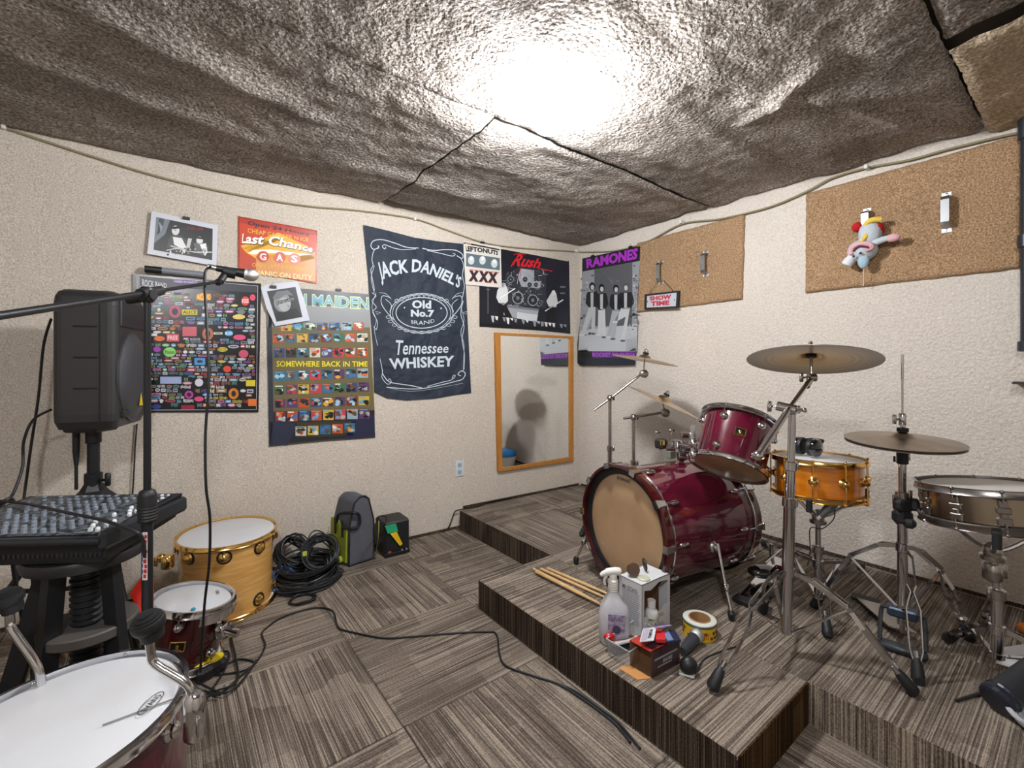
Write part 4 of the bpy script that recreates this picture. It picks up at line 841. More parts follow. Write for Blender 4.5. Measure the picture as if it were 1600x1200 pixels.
# concert poster with red lettering
p = Print(wl, 710, 360, 7.06, .006)
t = sheet_thing('concert_poster', 'wide black concert poster with red script lettering above the mirror', 'poster', p, [(275, 170), (520, 205), (900, 275), (1265, 345), (1280, 1140), (900, 1100), (278, 1062)], mat('poster_ink_blue', '181b25', .35))
G = ['2c3038', '4a5058', '70767e', '9aa0a8', 'c4c8cc', 'dfe2e4']
p.poly([(560, 500), (720, 400), (1010, 440), (1015, 860), (560, 820)], G[0]); p.poly([(590, 820), (930, 870), (910, 1010), (640, 960), (510, 920)], G[3]); p.up()
p.poly([(730, 420), (880, 440), (880, 560), (960, 560), (940, 640), (740, 620), (700, 520)], G[3]).poly([(690, 900), (920, 930), (905, 1010), (690, 970)], G[4]).poly([(580, 825), (930, 865), (930, 890), (580, 850)], G[2]); p.up()
for cx, cy, r in ((700, 745, 62), (865, 770, 58), (780, 540, 30), (620, 540, 34), (830, 600, 28), (900, 600, 26), (940, 800, 30)): p.ell(cx, cy, r, r * 1.1, G[3]); p.up(); p.ell(cx, cy, r * .85, r * .95, '20242c'); p.up(); p.ell(cx, cy, r * .3, r * .35, G[2])
p.k = 4
for i in range(130):
    x, y = rnd.uniform(560, 1000), rnd.uniform(430, 830); l = rnd.uniform(10, 60); a = rnd.uniform(0, PI)
    p.stroke([(x, y), (x + l * math.cos(a), y + l * math.sin(a))], rnd.uniform(1.5, 5), rnd.choice(G[1:]))
p.up()
p.poly([(520, 590), (560, 580), (590, 660), (590, 780), (545, 825), (490, 800), (462, 740), (475, 660)], 'd6d8da').ell(543, 605, 24, 28, 'b8babc').poly([(490, 800), (560, 800), (640, 960), (630, 1030), (600, 1030), (545, 900), (520, 1030), (500, 1030)], '101218'); p.up()
p.stroke([(500, 750), (670, 640)], 12, 'eceeee').poly([(1060, 700), (1100, 655), (1125, 700), (1140, 790), (1120, 850), (1040, 840), (1015, 780)], 'c2c4c6').ell(1093, 690, 22, 30, 'e2e4e4').stroke([(1000, 890), (1200, 765)], 12, 'd8dadc').poly([(1030, 840), (1120, 845), (1130, 1080), (1090, 1080), (1075, 930), (1050, 1040), (1020, 1040)], '0f1116'); p.up()
p.stroke([(370, 600), (370, 920)], 6, '7a8088').stroke([(350, 650), (390, 655)], 4, '99a0a6').rect(1165, 615, 1225, 632, '6a7078').rect(1165, 685, 1220, 700, '6a7078')
for i in range(22):
    x = 320 + 42 * i; h = rnd.uniform(30, 90); c = rnd.choice(['cfd2d6', 'b4b8bc', 'e2e2e2', '888e96']); 
    if rnd.random() < .7: p.poly([(x, 930 + i * 5), (x + 36, 935 + i * 5), (x + 30, 930 + h + i * 5), (x + 12, 920 + h + i * 5)], c)
p.up()
for i in range(20): x = 300 + 48 * i; p.ell(x, 1034 + i * 3.2, 24, rnd.uniform(16, 26), '0d0f15', 12)
p.up(); R_ = 'c9202c'
p.text('Rush', [(690, 250), (960, 318)], [(640, 392), (950, 420)], R_, .03, .12); p.curve([(655, 268), (710, 256), (790, 262)], 9, R_); p.curve([(625, 402), (650, 350), (690, 300)], 9, R_); p.curve([(900, 405), (960, 425), (1080, 450)], 9, R_); p.curve([(732, 410), (728, 520)], 4, R_)
p.build(t)
MB().ball(wl(888, 408, .012), .006, 8, 6).build('push_pin', M_CHROME, t)
# small poster XXX
p = Print(wl, 710, 360, 7.06, .014)
t = sheet_thing('gig_poster', 'small white gig poster with three large X letters clipped beside the banner', 'poster', p, [(98, 115), (512, 180), (522, 634), (122, 596)], mat('poster_white', 'd6d2cb', .5))
p.poly([(110, 128), (500, 205), (500, 222), (112, 148)], '3b2a28').text('LEFTONUTS', [(122, 170), (300, 190), (482, 225)], [(130, 232), (300, 245), (480, 275)], '252028', .05).poly([(130, 250), (500, 305), (502, 440), (128, 395)], '5a6a72'); p.up()
for cx, cy in ((185, 330), (310, 330), (440, 365)): p.ell(cx, cy, 36, 48, 'c4cacc'); p.up(); p.ell(cx + 4, cy - 22, 20, 22, 'e2e4e4'); p.k -= 1
p.k += 2
for i, x in enumerate((160, 270, 370)): p.text('X', [(x, 440 + i * 8), (x + 115, 446 + i * 8)], [(x - 5, 560 + i * 8), (x + 105, 570 + i * 8)], '8a2a22', .09); p.up(); p.text('X', [(x + 8, 446 + i * 8), (x + 110, 452 + i * 8)], [(x, 552 + i * 8), (x + 98, 562 + i * 8)], '24202c', .05); p.k -= 1
p.up(); p.text('XXX XXX', [(160, 425), (500, 460)], [(160, 440), (500, 475)], 'a33a30', .02).poly([(118, 134), (180, 145), (190, 160), (120, 150)], 'b98a5a')
p.build(t, m=M_PRINTM); clip(t, wl, 754, 379, .016)
# mirror in an oak frame
def mp(x, y, off): return wl(760 + x / 4.6125, 500 + y / 4.6125, off)
OUT = [(66, 90), (628, 118), (628, 1014), (88, 1094)]; INN = [(102, 110), (604, 134), (606, 990), (116, 1070)]
mr = thing('wall_mirror', 'tall rectangular mirror in a light oak frame on the wall', 'mirror', mp(350, 1094, .01))
oak = mat('light_oak', 'bb7f36', .35, noise=(6, 'a66c28', .3, .7), stretch=(8, 8, 1))
for i in range(4):
    a, b_, c, d = OUT[i], OUT[(i + 1) % 4], INN[(i + 1) % 4], INN[i]
    MB().slab([mp(*a, .030), mp(*b_, .030), mp(*c, .030), mp(*d, .030)], NL, .028).build('frame_rail', oak, mr)
MB().slab([mp(*q, .018) for q in INN], NL, .012).build('mirror_glass', mat('silvered_glass', (.86, .87, .86), .02, 1.), mr)
# wall socket
q = wl(718, 732, .004); t = thing('wall_socket', 'white wall socket plate below the mirror', 'socket', q - UP * .06)
MB().box(q, (.072, .006, .115), (DL, NL, UP), .002).build('plate', mat('socket_white', 'c9d2d8', .4), t)
for s_ in (-1, 1):
    e = q + NL * .003 + UP * .026 * s_; f_ = MB().box(e, (.034, .004, .034), (DL, NL, UP), .002).build('outlet', mat('outlet_grey', 'aab4bc', .4), t)
    k = MB(); [k.box(e + NL * .002 + DL * x, (.003, .002, .010), (DL, NL, UP)) for x in (-.007, .007)]; k.build('slots', M_BLACK, f_)
# cable run round the room under the ceiling
cabm = mat('yellowed_cable', '8d8566', .6)
LP_ = [(0, 197), (130, 240), (255, 278), (375, 305), (480, 322), (560, 329), (648, 342), (700, 360), (760, 380), (820, 388), (898, 393)]
RP_ = [(903, 394), (960, 392), (1010, 378), (1065, 350), (1125, 342), (1200, 324), (1258, 300), (1300, 278), (1355, 262), (1420, 250), (1478, 234), (1560, 214), (1600, 206)]
for nm, fn, pts, lb in (('wall_cable', wl, LP_, 'yellowed cable tacked in a drooping line high along the poster wall'), ('wall_cable', wr, RP_, 'yellowed cable tacked along the top of the wall with the brown panels')):
    tag(tube_part(nm, smooth([fn(u, v, .012 if fn is wl or u < 1000 else .026) for u, v in pts], 6), .0055, cabm, None, 7), lb, 'cable')
for i, (fn, u, v) in enumerate(((wl, 6, 198), (wl, 648, 342), (wl, 900, 392), (wr, 1066, 347), (wr, 1355, 262))):
    n = NL if fn is wl else NR; d = DL if fn is wl else DR
    tag(MB().box(fn(u, v, .014 if fn is wl else .03), (.016, .028 if fn is wl else .06, .022), (d, n, UP), .003).build('cable_clip', M_WHITE), ['white cable clip at the far left end of the yellowed cable', 'white cable clip above the whiskey banner', 'white cable clip in the room corner', 'white cable clip above the left brown panel', 'white cable clip above the hanging plush toy'][i], 'clip', 'white cable clips holding the wall cable')

# ------------------------------------------------------------------ things on the right wall
p = Print(wr, 890, 370, 5.455, .032)
t = sheet_thing('band_poster', 'tall black and white poster of four standing people with purple lettering', 'poster', p, [(108, 185), (600, 80), (588, 400), (570, 700), (556, 1092), (350, 1098), (100, 1096), (55, 1070), (62, 950), (90, 700), (105, 500)], mat('poster_paper_black', '1a1a20', .3))
p.poly([(112, 296), (600, 205), (580, 500), (565, 980), (72, 975), (88, 700)], '8d9196'); p.up()
p.poly([(210, 278), (535, 218), (535, 560), (530, 760), (215, 760)], '54565b').poly([(90, 800), (580, 740), (570, 975), (75, 975), (80, 880)], 'b2b6bc').poly([(485, 880), (570, 840), (566, 975), (480, 975)], '7d8186').poly([(75, 960), (150, 950), (190, 1090), (80, 1090)], '15181e'); p.up()
p.poly([(190, 978), (565, 980), (560, 1028), (195, 1030)], '5d1d80').poly([(80, 1030), (560, 1030), (556, 1090), (100, 1092)], '1b2530').poly([(280, 300), (330, 350), (360, 400), (420, 380), (430, 360), (380, 390), (320, 330)], '6a6d72').poly([(275, 290), (400, 420), (440, 440), (400, 350)], '56595e')
for i in range(60):
    sd_ = rnd.random() < .5; x = rnd.uniform(100, 195) if sd_ else rnd.uniform(545, 585); y = rnd.uniform(300, 800) if sd_ else rnd.uniform(240, 760)
    p.rect(x - 10, y, x + rnd.uniform(2, 14), y + rnd.uniform(8, 16), rnd.choice(['5f6368', '74787e', '9a9ea4', 'b4b8bc', '4a4d52']))
for i in range(40): x = rnd.uniform(85, 180) if rnd.random() < .6 else rnd.uniform(500, 575); p.ell(x, rnd.uniform(660, 840), rnd.uniform(5, 14), rnd.uniform(4, 9), rnd.choice(['2c2e32', '515459', 'a4a8ac']), 7)
p.k = 4
def person(cx, top, hw, leg, lc, jacket='17181b', hair='0f0f11'):
    h = top; p.k = 4
    p.poly([(cx - hw, h + 85), (cx + hw, h + 80), (cx + hw * 1.15, h + 180), (cx + hw * .6, h + 225), (cx - hw * .6, h + 225), (cx - hw * 1.1, h + 180)], jacket)
    p.poly([(cx - hw * .7, h + 215), (cx + hw * .7, h + 212), (leg[2], leg[3]), (leg[2] - 34, leg[3] - 5), (cx, h + 290), (leg[0] + 34, leg[1] - 5), (leg[0], leg[1])], lc)
    p.up(); p.poly([(cx - 14, h + 90), (cx + 12, h + 88), (cx + 10, h + 215), (cx - 12, h + 218)], 'aeb1b5' if hw < 60 else 'd2d4d6')
    p.ell(cx, h + 38, 25, 36, hair); p.up(); p.ell(cx + 2, h + 46, 15, 22, 'b9bcc0').ell(leg[0] + 8, leg[1] + 6, 24, 9, 'c4c6c8').ell(leg[2] - 16, leg[3] + 6, 22, 9, '5a5c60')
    p.stroke([(cx - hw, h + 100), (cx - hw * 1.2, h + 180), (cx - hw * .5, h + 215)], 12, jacket).stroke([(cx + hw, h + 100), (cx + hw * 1.3, h + 170), (cx + hw * .7, h + 215)], 12, jacket)
person(192, 385, 42, (95, 830, 215, 820), 'b4b7ba', hair='0c0c0e'); person(273, 400, 40, (240, 830, 310, 850), 'c2c5c8'); person(395, 405, 42, (318, 850, 385, 865), 'a4a7ab'); person(478, 390, 52, (380, 720, 470, 880), 'bcbfc3', jacket='1c1d21', hair='4a4c50')
p.k = 9
p.text('RAMONES', [(140, 188), (585, 92)], [(145, 272), (575, 190)], 'a030b8', .05); p.text('ROCKET TO RUSSIA', [(195, 988), (560, 988)], [(195, 1022), (560, 1026)], 'a85ac4', .02)
p.build(t); clip(t, wr, 926, 400, .034); clip(t, wr, 985, 386, .034)
# brown carpet panels with rounded fuzzy edges
def panel(name, label, px, th=.022):
    pts = [wr(u, v, th) for u, v in px]; t = thing(name, label, 'panel', Vector((pts[0].x, sum(q.y for q in pts) / len(pts), min(q.z for q in pts))))
    b = MB(); n = len(pts); N_ = 26; ring = []
    for i in range(n):
        a, c = pts[i], pts[(i + 1) % n]
        for j in range(N_): q = a.lerp(c, j / N_); ring.append(q)
    ctr = sum(pts, Vector()) / n; m = len(ring); rj = [rnd.uniform(-.003, .003) for _ in ring]
    def rg(ins, off): return [q + (ctr - q).normalized() * (ins + rj[i]) - NR * off for i, q in enumerate(ring)]
    vs = rg(.0, th) + rg(-.002, th * .5) + rg(.006, .002) + rg(.016, -.002); fs = []
    for r_ in range(3): fs += [(r_ * m + i, r_ * m + (i + 1) % m, (r_ + 1) * m + (i + 1) % m, (r_ + 1) * m + i) for i in range(m)]
    fs.append(tuple(range(3 * m, 4 * m))); b.add(vs, fs, False); b.build('carpet_pad', M_BROWN, t); return t
pL = panel('carpet_panel', 'smaller brown carpet panel beside the tall band poster', [(994, 380), (1162, 334), (1158, 467), (992, 488)])
pR = panel('carpet_panel', 'larger brown carpet panel behind the hanging plush toy', [(1259, 302), (1597, 209), (1595, 418), (1258, 457)])
def handle(u, v0, v1, label, wd):
    a = wr(u, v0, .026); b_ = wr(u, v1, .026); t = thing('pull_handle', label, 'handle', b_, 'steel pull handles screwed to the carpet panels')
    L_ = a.z - b_.z; k = MB()
    prof = [a - UP * L_ * .10, a - UP * L_ * .14 + NR * .035, a - UP * L_ * .22 + NR * .045, b_ + UP * L_ * .22 + NR * .045, b_ + UP * L_ * .14 + NR * .035, b_ + UP * L_ * .10]
    for q, w2 in zip(prof, prof[1:]): k.bar(q, w2, .030, .006, DR)
    k.build('grip', mat('galvanised_steel', (.55, .57, .6), .3, 1.), t)
    for c in (a - UP * L_ * .05, b_ + UP * L_ * .05):
        e = MB().box(c, (.036, .004, L_ * .13), (DR, NR, UP), .003).build('mounting_tab', mat('galvanised_bright', (.75, .78, .82), .35, 1.), t)
        MB().lathe([(.007, 0), (.006, .003), (0, .004)], c + NR * .002, NR, 10).build('screw', M_DCHROME, e)
    return t
handle(1033, 407, 444, 'steel pull handle holding the show time sign', 1); handle(1103, 392, 432, 'steel pull handle alone on the smaller brown panel, far from the sign', 1)
handle(1355, 326, 372, 'steel pull handle from which the plush toy hangs', 1); handle(1479, 301, 363, 'bare steel pull handle on the larger brown panel, right of the plush toy', 1)
# show time sign
p = Print(wr, 890, 370, 5.455, .050)
t = sheet_thing('hanging_sign', 'small white show time sign with red letters hanging on a string', 'sign', p, [(640, 490), (935, 458), (925, 604), (636, 616)], mat('sign_black', '1a1a20', .5), th=.012)
p.poly([(660, 505), (912, 476), (905, 592), (656, 604)], 'b4bcc4'); p.up(); p.text('SHOW', [(680, 508), (868, 490)], [(682, 545), (866, 532)], 'b8283a', .05).text('TIME', [(692, 552), (852, 540)], [(692, 592), (850, 580)], 'b8283a', .05).ell(664, 552, 5, 5, K).ell(893, 538, 5, 5, K)
p.build(t)
tube_part('string', [p.p(680, 480), p.p(760, 372), p.p(800, 370), p.p(885, 462)], .0018, M_RUBBER, t, 5)
# plush toy
pt = thing('plush_toy', 'pale plush toy with red shoes hanging upside down on the larger brown panel', 'plush toy', wr(1348, 430, .06))
fz = lambda n, c: mat(n, c, .9, bump=(160, .6, .004))
def PZ(x, y, off=.075): return wr(1240 + x / 4, 180 + y / 4, off)
grey, pink, red, yel, wht = fz('plush_grey', 'b9c0c8'), fz('plush_pink', 'd7a9ae'), fz('plush_red', 'b3101c'), fz('plush_yellow', 'dcbc4e'), fz('plush_white', 'd3d3d8')
def blob(name, pts, r, m, par=pt, n=12): return tube_part(name, smooth([PZ(*q) for q in pts], 5), r, m, par, n) if not isinstance(r, tuple) else None
k = MB(); k.ball(PZ(478, 740), (.05, .05, .065), 16, 12, (DR, NR, UP)); k.ball(PZ(430, 845), (.066, .062, .058), 18, 12, (DR, NR, UP)); k.tube([PZ(478, 760), PZ(440, 820)], .04, 12); body = k.build('body', grey, pt)
k = MB(); k.ball(PZ(400, 700, .06), (.026, .035, .026), 12, 8, (DR, NR, UP)); k.build('shoe', red, pt); k = MB(); k.ball(PZ(518, 715, .06), (.034, .045, .036), 12, 8, (DR, NR, UP)); k.build('shoe', red, pt)
k = MB(); k.tube(smooth([PZ(448, 690, .10), PZ(470, 665, .11), PZ(505, 652, .11), PZ(545, 652, .10)], 6), .014, 10); k.build('yellow_loop', yel, pt)
k = MB(); k.tube([PZ(490, 805, .09), PZ(555, 778, .10), PZ(600, 765, .10)], [.017, .016, .014], 10); k.build('arm', grey, pt); k = MB(); k.ball(PZ(622, 765, .10), (.03, .02, .02), 12, 8, (DR, NR, UP)); k.build('hand', pink, pt)
k = MB(); k.tube(smooth([PZ(370, 880, .1), PZ(350, 905, .1), PZ(325, 940, .1)], 5), [.022] * 5 + [.026] * 5 + [.016], 10); k.build('ear', wht, pt)
k = MB(); k.ball(PZ(436, 905, .10), (.026, .022, .045), 12, 8, (DR, NR, UP)); k.build('nose', fz('plush_blue', '9fb7c6'), pt)
k = MB(); k.tube(smooth([PZ(360, 870, .125), PZ(365, 830, .13), PZ(410, 805, .135), PZ(470, 805, .13), PZ(488, 825, .125), PZ(450, 845, .13)], 5), .012, 8); k.build('pink_muzzle', pink, pt)
k = MB(); k.tube(smooth([PZ(372, 850, .138), PZ(410, 818, .145), PZ(470, 828, .142)], 5), .005, 6); k.build('mouth', mat('plum_felt', '5f2a40', .9), pt)
for q in ((375, 882), (418, 862)): MB().ball(PZ(*q, .14), .006, 8, 6).build('eye', M_BLACK, pt)
k = MB(); k.tube([PZ(465, 720, .11), PZ(450, 760, .12), PZ(425, 790, .12)], .010, 8); k.build('yellow_scarf', yel, pt)
tube_part('pull_string', [PZ(437, 930, .1), PZ(435, 1068, .06)], .002, M_WHITE, pt, 5)
# black downpipe at the right edge
pa, pb = wr(1606, 190, .07), wr(1606, 548, .07); pp = thing('standing_pipe', 'dark grey pipe with couplings on the wall at the right edge', 'pipe', pb)
pm = mat('dark_grey_pipe', '2b3038', .35, .2); r0 = .022
tube_part('pipe', [Vector((pa.x, pa.y, 2.2)), pb], r0, pm, pp, 16)
for v, h, r_ in ((200, .09, .030), (376, .055, .031), (541, .045, .031)): q = wr(1606, v, .07); q = Vector((pa.x, pa.y, q.z)); k = MB(); collar(k, q, UP, r_, h); k.build('coupling', pm, pp)
sb_ = thing('wall_shelf', 'edge of a small dark shelf with a wooden block at the right edge', 'shelf', wr(1592, 600, .05))
k = MB(); q = wr(1600, 598, .08); k.box(q + DR * .04, (.14, .16, .008), (DR, NR, UP)); k.build('shelf_plate', M_BLACK, sb_)
tag(MB().box(wr(1600, 589, .08) + DR * .03, (.05, .06, .05), (DR, NR, UP), .01).build('wooden_block', mat('tan_wood', 'a57c50', .6)), 'small tan wooden block on the dark wall shelf', 'block')

# ------------------------------------------------------------------ loudspeaker on its stand
def CF(X, Z, z): v = CAM + RT * X + FW * Z; v.z = z; return v     # lateral, depth, height
sz0, sz1 = .945, 1.51
P_ = Vector((-1.62, 1.85)); fdv = Vector((-.383, .924)); sdv = Vector((-.924, -.383))
A = P_; B_ = P_ + fdv * .33; Cc = P_ + fdv * .28 + sdv * .24; D_ = P_ + sdv * .205
sp = thing('loudspeaker', 'black moulded loudspeaker with grey grille on a pole stand', 'speaker', CF(-1.78, 1.96, sz0))
def prism(mb, plan, rings):                     # rings: (z, shrink)
    c = sum((Vector(q) for q in plan), Vector((0, 0))) / len(plan); n = len(plan); vs = []
    for z, s_ in rings: vs += [CF(*(c + (Vector(q) - c) * s_), z) for q in plan]
    fs = [tuple(range(n - 1, -1, -1)), tuple(range((len(rings) - 1) * n, len(rings) * n))]
    for i in range(len(rings) - 1): fs += [(i * n + j, i * n + (j + 1) % n, (i + 1) * n + (j + 1) % n, (i + 1) * n + j) for j in range(n)]
    mb.add(vs, fs, False)
def rp(pl, r):                                  # round the plan corners
    out = []; n = len(pl)
    for i in range(n):
        a, b, c = pl[i - 1], pl[i], pl[(i + 1) % n]; u = (a - b).normalized(); w_ = (c - b).normalized()
        for t in (0, .25, .5, .75, 1): out.append(b + u * r * (1 - t) ** 2 + w_ * r * t * t)
    return out
M_SPK = mat('textured_black_plastic', '2b2a2b', .5, bump=(500, .3, .001))
k = MB(); prism(k, rp([A, B_, Cc, D_], .03), [(sz0, .90), (sz0 + .03, .985), (sz0 + .06, 1), (sz1 - .06, 1), (sz1 - .03, .97), (sz1 - .01, .90), (sz1, .78)]); k.build('cabinet', M_SPK, sp)
sdir = RT * sdv.x + FW * sdv.y; fdir = RT * fdv.x + FW * fdv.y; outs = -(RT * fdv.x + FW * fdv.y)      # outward normal of the visible side
for z in (1.36, 1.235, 1.11):
    c = CF(*(A + sdv * .10), z) - fdir * .0005; MB().box(c, (.075, .004, .006), (sdir, outs, UP)).build('side_groove', mat('groove_black', '08080a', .8), sp)
tube_part('seam', [CF(*(A + sdv * .055), sz0 + .03) - fdir * .001, CF(*(A + sdv * .055), sz1 - .05) - fdir * .001], .0015, MATS['groove_black'], sp, 5)
fn = -(RT * sdv.x + FW * sdv.y); ctr = CF(*(A + fdv * .165), 1.155)
k = MB(); k.lathe([(0, .03), (.11, .027), (.17, .014), (.190, -.002)], ctr + fn * .0, fn, 40, hint=UP, ell=.80); k.lathe([(.190, .002), (.198, .004), (.198, -.004)], ctr, fn, 40, hint=UP, ell=.80)
grl = k.build('woofer_grille', mat('grey_perforated_grille', '46474b', .5, .3, bump=(900, .8, .001)), sp)
k = MB(); k.box(ctr + UP * .265, (.27, .012, .11), (fdir, fn, UP), .004); k.build('horn_mouth', mat('horn_black', '1d2024', .4), sp)
k = MB(); c = ctr - UP * .10 + fn * .026 - fdir * .0; k.add([c + UP * .03, c - fdir * -.022 - UP * .03, c - fdir * .022 - UP * .03], [(0, 1, 2)], False)
k.v = [q + fn * .004 for q in k.v]; k.build('yellow_sticker', mat('sticker_yellow', 'dfc11e', .5), sp)
k = MB(); k.box(CF(*(A + fdv * .06), sz0 + .055) + fn * .002, (.05, .02, .03), (fdir, fn, UP), .004); k.build('port', M_BLACK, sp)
k = MB(); k.box(CF(-1.80, 1.93, sz0 - .008), (.14, .12, .03), (RT, FW, UP), .008); k.build('pole_cup', M_SPK, sp)
# its tripod
sx = -1.79; sz_ = 1.93
st = thing('speaker_stand', 'black tripod stand carrying the loudspeaker behind the mixer', 'stand', CF(sx, sz_, 0))
tube_part('pole', [CF(sx, sz_, .55), CF(sx, sz_, .935)], .0215, M_BLACKM, st, 16); tube_part('lower_tube', [CF(sx, sz_, .20), CF(sx, sz_, .72)], .026, M_BLACKM, st, 16)
k = MB(); collar(k, CF(sx, sz_, .90), UP, .027, .06); k.build('upper_collar', M_BLACKM, st); k = MB(); collar(k, CF(sx, sz_, .715), UP, .031, .06); k.tube([CF(sx, sz_, .715), CF(sx + .055, sz_ - .01, .715)], .006, 8); k.box(CF(sx + .07, sz_ - .01, .718), (.022, .016, .055), (RT, FW, UP), .005); k.build('height_clamp', M_BLACKM, st)
k = MB(); k.lathe([(.03, .03), (.045, .0), (.075, -.03), (.078, -.05), (.05, -.052)], CF(sx, sz_, .67), UP, 6, flat=True); k.build('leg_hub', M_BLACKM, st)
for a in (-2.6, -.45, 1.7):
    d = RT * math.cos(a) + FW * math.sin(a); top_ = CF(sx, sz_, .64) + d * .06; ft_ = CF(sx, sz_, .02) + d * (.36 if a > -2 and a < 0 else .42)
    if a > 1: ft_ = CF(sx, sz_, .02) + d * .20
    lg = MB().tube([top_, ft_], .012, 10).build('leg', M_BLACKM, st); MB().bar(CF(sx, sz_, .26) + d * .03, top_.lerp(ft_, .55), .018, .005).build('brace', M_BLACKM, st)
    MB().ball(ft_, .02, 10, 8).build('rubber_foot', M_RUBBER, lg)
k = MB(); q = CF(sx - .045, sz_ - .03, .94); k.tube([q, q - UP * .10, q - UP * .16], [.013, .012, .007], 10); k.tube([q - UP * .16, q - UP * .26], .006, 8); k.build('hanging_plug', M_RUBBER, st)
for nm, pts, lb in (('speaker_cable', [at(80, 498, 1.9), at(68, 540, 1.92), at(60, 620, 1.92), at(48, 700, 1.9), at(36, 790, 1.85), at(28, 860, 1.8), at(26, 930, 1.8)], 'black cable hanging straight down behind the loudspeaker'),
    ('speaker_cable', [at(80, 640, 1.86), at(52, 656, 1.86), at(37, 690, 1.82), at(35, 730, 1.78), at(20, 772, 1.72), at(4, 790, 1.66), at(-20, 830, 1.6)], 'black cable curving out of the loudspeaker to the left edge'),
    ('wall_lead', [wl(214, 662, .012), wl(211, 700, .012), wl(209, 740, .014), wl(206, 785, .012)], 'thin dark lead hanging on the wall between speaker and microphone stand')):
    tag(tube_part(nm, smooth(pts, 8), .005 if nm[0] == 's' else .0035, M_RUBBER, None, 7), lb, 'cable')

# ------------------------------------------------------------------ mixer on a screw stool
mz = .765; mC = Vector((-3.035, -1.262, mz)); mB = Vector((-2.865, -1.005, mz))
my = (mB - mC).normalized(); mx = Vector((-my.y, my.x, 0))       # my to the back, mx to the left
MW, MD = .46, (mB - mC).length
mix = thing('mixing_console', 'black audio mixer crowded with small grey knobs on a stool', 'mixer', mC + mx * MW / 2 + my * MD / 2 - UP * .085)
def mpt(a, b, z=0.): return mC + mx * a + my * b + UP * (z + .012 * (b / MD))
k = MB(); T0 = [mpt(0, 0), mpt(MW, 0), mpt(MW, MD, .012), mpt(0, MD, .012)]
k.add(T0 + [mpt(.015, .02, -.075), mpt(MW - .015, .02, -.075), mpt(MW - .015, MD - .01, -.06), mpt(.015, MD - .01, -.06)], [(0, 1, 2, 3), (7, 6, 5, 4), (0, 4, 5, 1), (1, 5, 6, 2), (2, 6, 7, 3), (3, 7, 4, 0)], False)
k.build('body', mat('mixer_case', '17181c', .45), mix)
k = MB(); k.box(mpt(.0, MD / 2, -.016), (.022, MD + .02, .045), (mx, my, UP), .007); k.build('side_cheek', mat('satin_black_edge', '24262b', .3), mix)
k = MB(); k.box(mpt(MW, MD / 2, -.016), (.022, MD + .02, .045), (mx, my, UP), .007); k.build('side_cheek', MATS['satin_black_edge'], mix)
k = MB(); k.tube([mpt(0, -.004, -.008), mpt(MW, -.004, -.008)], .011, 10); k.build('arm_rail', MATS['satin_black_edge'], mix)
k = MB(); k.add([mpt(.018, .01, .002), mpt(MW - .018, .01, .002), mpt(MW - .018, MD - .008, .014), mpt(.018, MD - .008, .014)], [(0, 1, 2, 3)], False)
k.build('control_panel', mat('printed_panel', '5c6268', .4, noise=(70, '222428', .42, .58), stretch=(1, 1, 1)), mix)
knobm = mat('knob_grey', '7f8894', .45); capm = mat('fader_white', 'd4d8dc', .4)
kb = MB(); kb.lathe([(.0062, 0), (.0055, .012), (.0035, .013), (0, .013)], (0, 0, 0), UP, 8); K0 = kb.build('knob', knobm, mix, origin=Vector((0, 0, 0))); COL.objects.unlink(K0); kme = K0.data
cb_ = MB(); cb_.box((0, 0, .006), (.010, .016, .012), None, .003); C0 = cb_.build('fader_cap', capm, mix, origin=Vector((0, 0, 0))); COL.objects.unlink(C0); cme = C0.data
sl = mat('panel_marks', '9fa6a6', .5); mk = MB()
for i in range(11):
    bq = .022 + i * (MD - .044) / 10
    hz = .004 + .012 * bq / MD
    for j in range(13):
        if (i * 5 + j * 3) % 7 == 0 or (j > 9 and (i + j) % 2): continue
        o = bpy.data.objects.new('knob', kme); COL.objects.link(o); link(o, mpt(.115 + j * .0235, bq, .004 + (0)), mix)
        if (i + j) % 3 == 0: mk.box(mpt(.123 + j * .0235, bq + .006, .0035), (.003, .006, .001))
    if i not in (3, 7):
        for q_ in (.030, .048 + .03 * ((i * 7) % 5) / 4):
            o = bpy.data.objects.new('fader_cap', cme); COL.objects.link(o); link(o, mpt(q_, bq, .004), mix)
    mk.box(mpt(.06, bq, .0035), (.055, .002, .001), (mx, my, UP))
for j in range(12): mk.lathe([(.0075, 0), (.0075, .002), (.004, .002)], mpt(.43 - .0, .02 + j * .022, .004), UP, 10)
tag(mk.build('panel_markings', sl, mix), kind='stuff')
bpy.data.objects.remove(K0); bpy.data.objects.remove(C0)
k = MB(); [k.box(mpt(MW * (i + .5) / 40, .014, -.042), (.006, .004, .03), (mx, my, UP)) for i in range(40)]; tag(k.build('front_vents', M_BLACK, mix), kind='stuff')
sc0 = mC + mx * .24 + my * .10; sc0.z = 0
sc0 = Vector((at(135, 900, 1.28).x, at(135, 900, 1.28).y, 0))
stl = thing('screw_stool', 'black adjustable stool with ribbed column and four splayed legs under the mixer', 'stool', sc0)
MB().lathe([(0, -.005), (.13, -.005), (.135, -.015), (.13, -.035), (.06, -.05), (.06, -.06)], sc0 + UP * .69, UP, 32).build('seat', M_BLACK, stl)
pr = [(.030, .0)]
for i in range(34): z = .017 * i; pr += [(.030, z), (.036, z + .004), (.036, z + .009), (.030, z + .013)]
MB().lathe(pr, sc0 + UP * .05, UP, 20).build('ribbed_column', M_RUBBER, stl)
shf = MB().lathe([(.04, .0), (.104, .0), (.108, .004), (.108, .026), (.104, .030), (.04, .030), (.04, 0)], sc0 + UP * .45 + RT * .01, UP, 36).build('foot_shelf', mat('dusty_black_shelf', '494542', .6), stl)
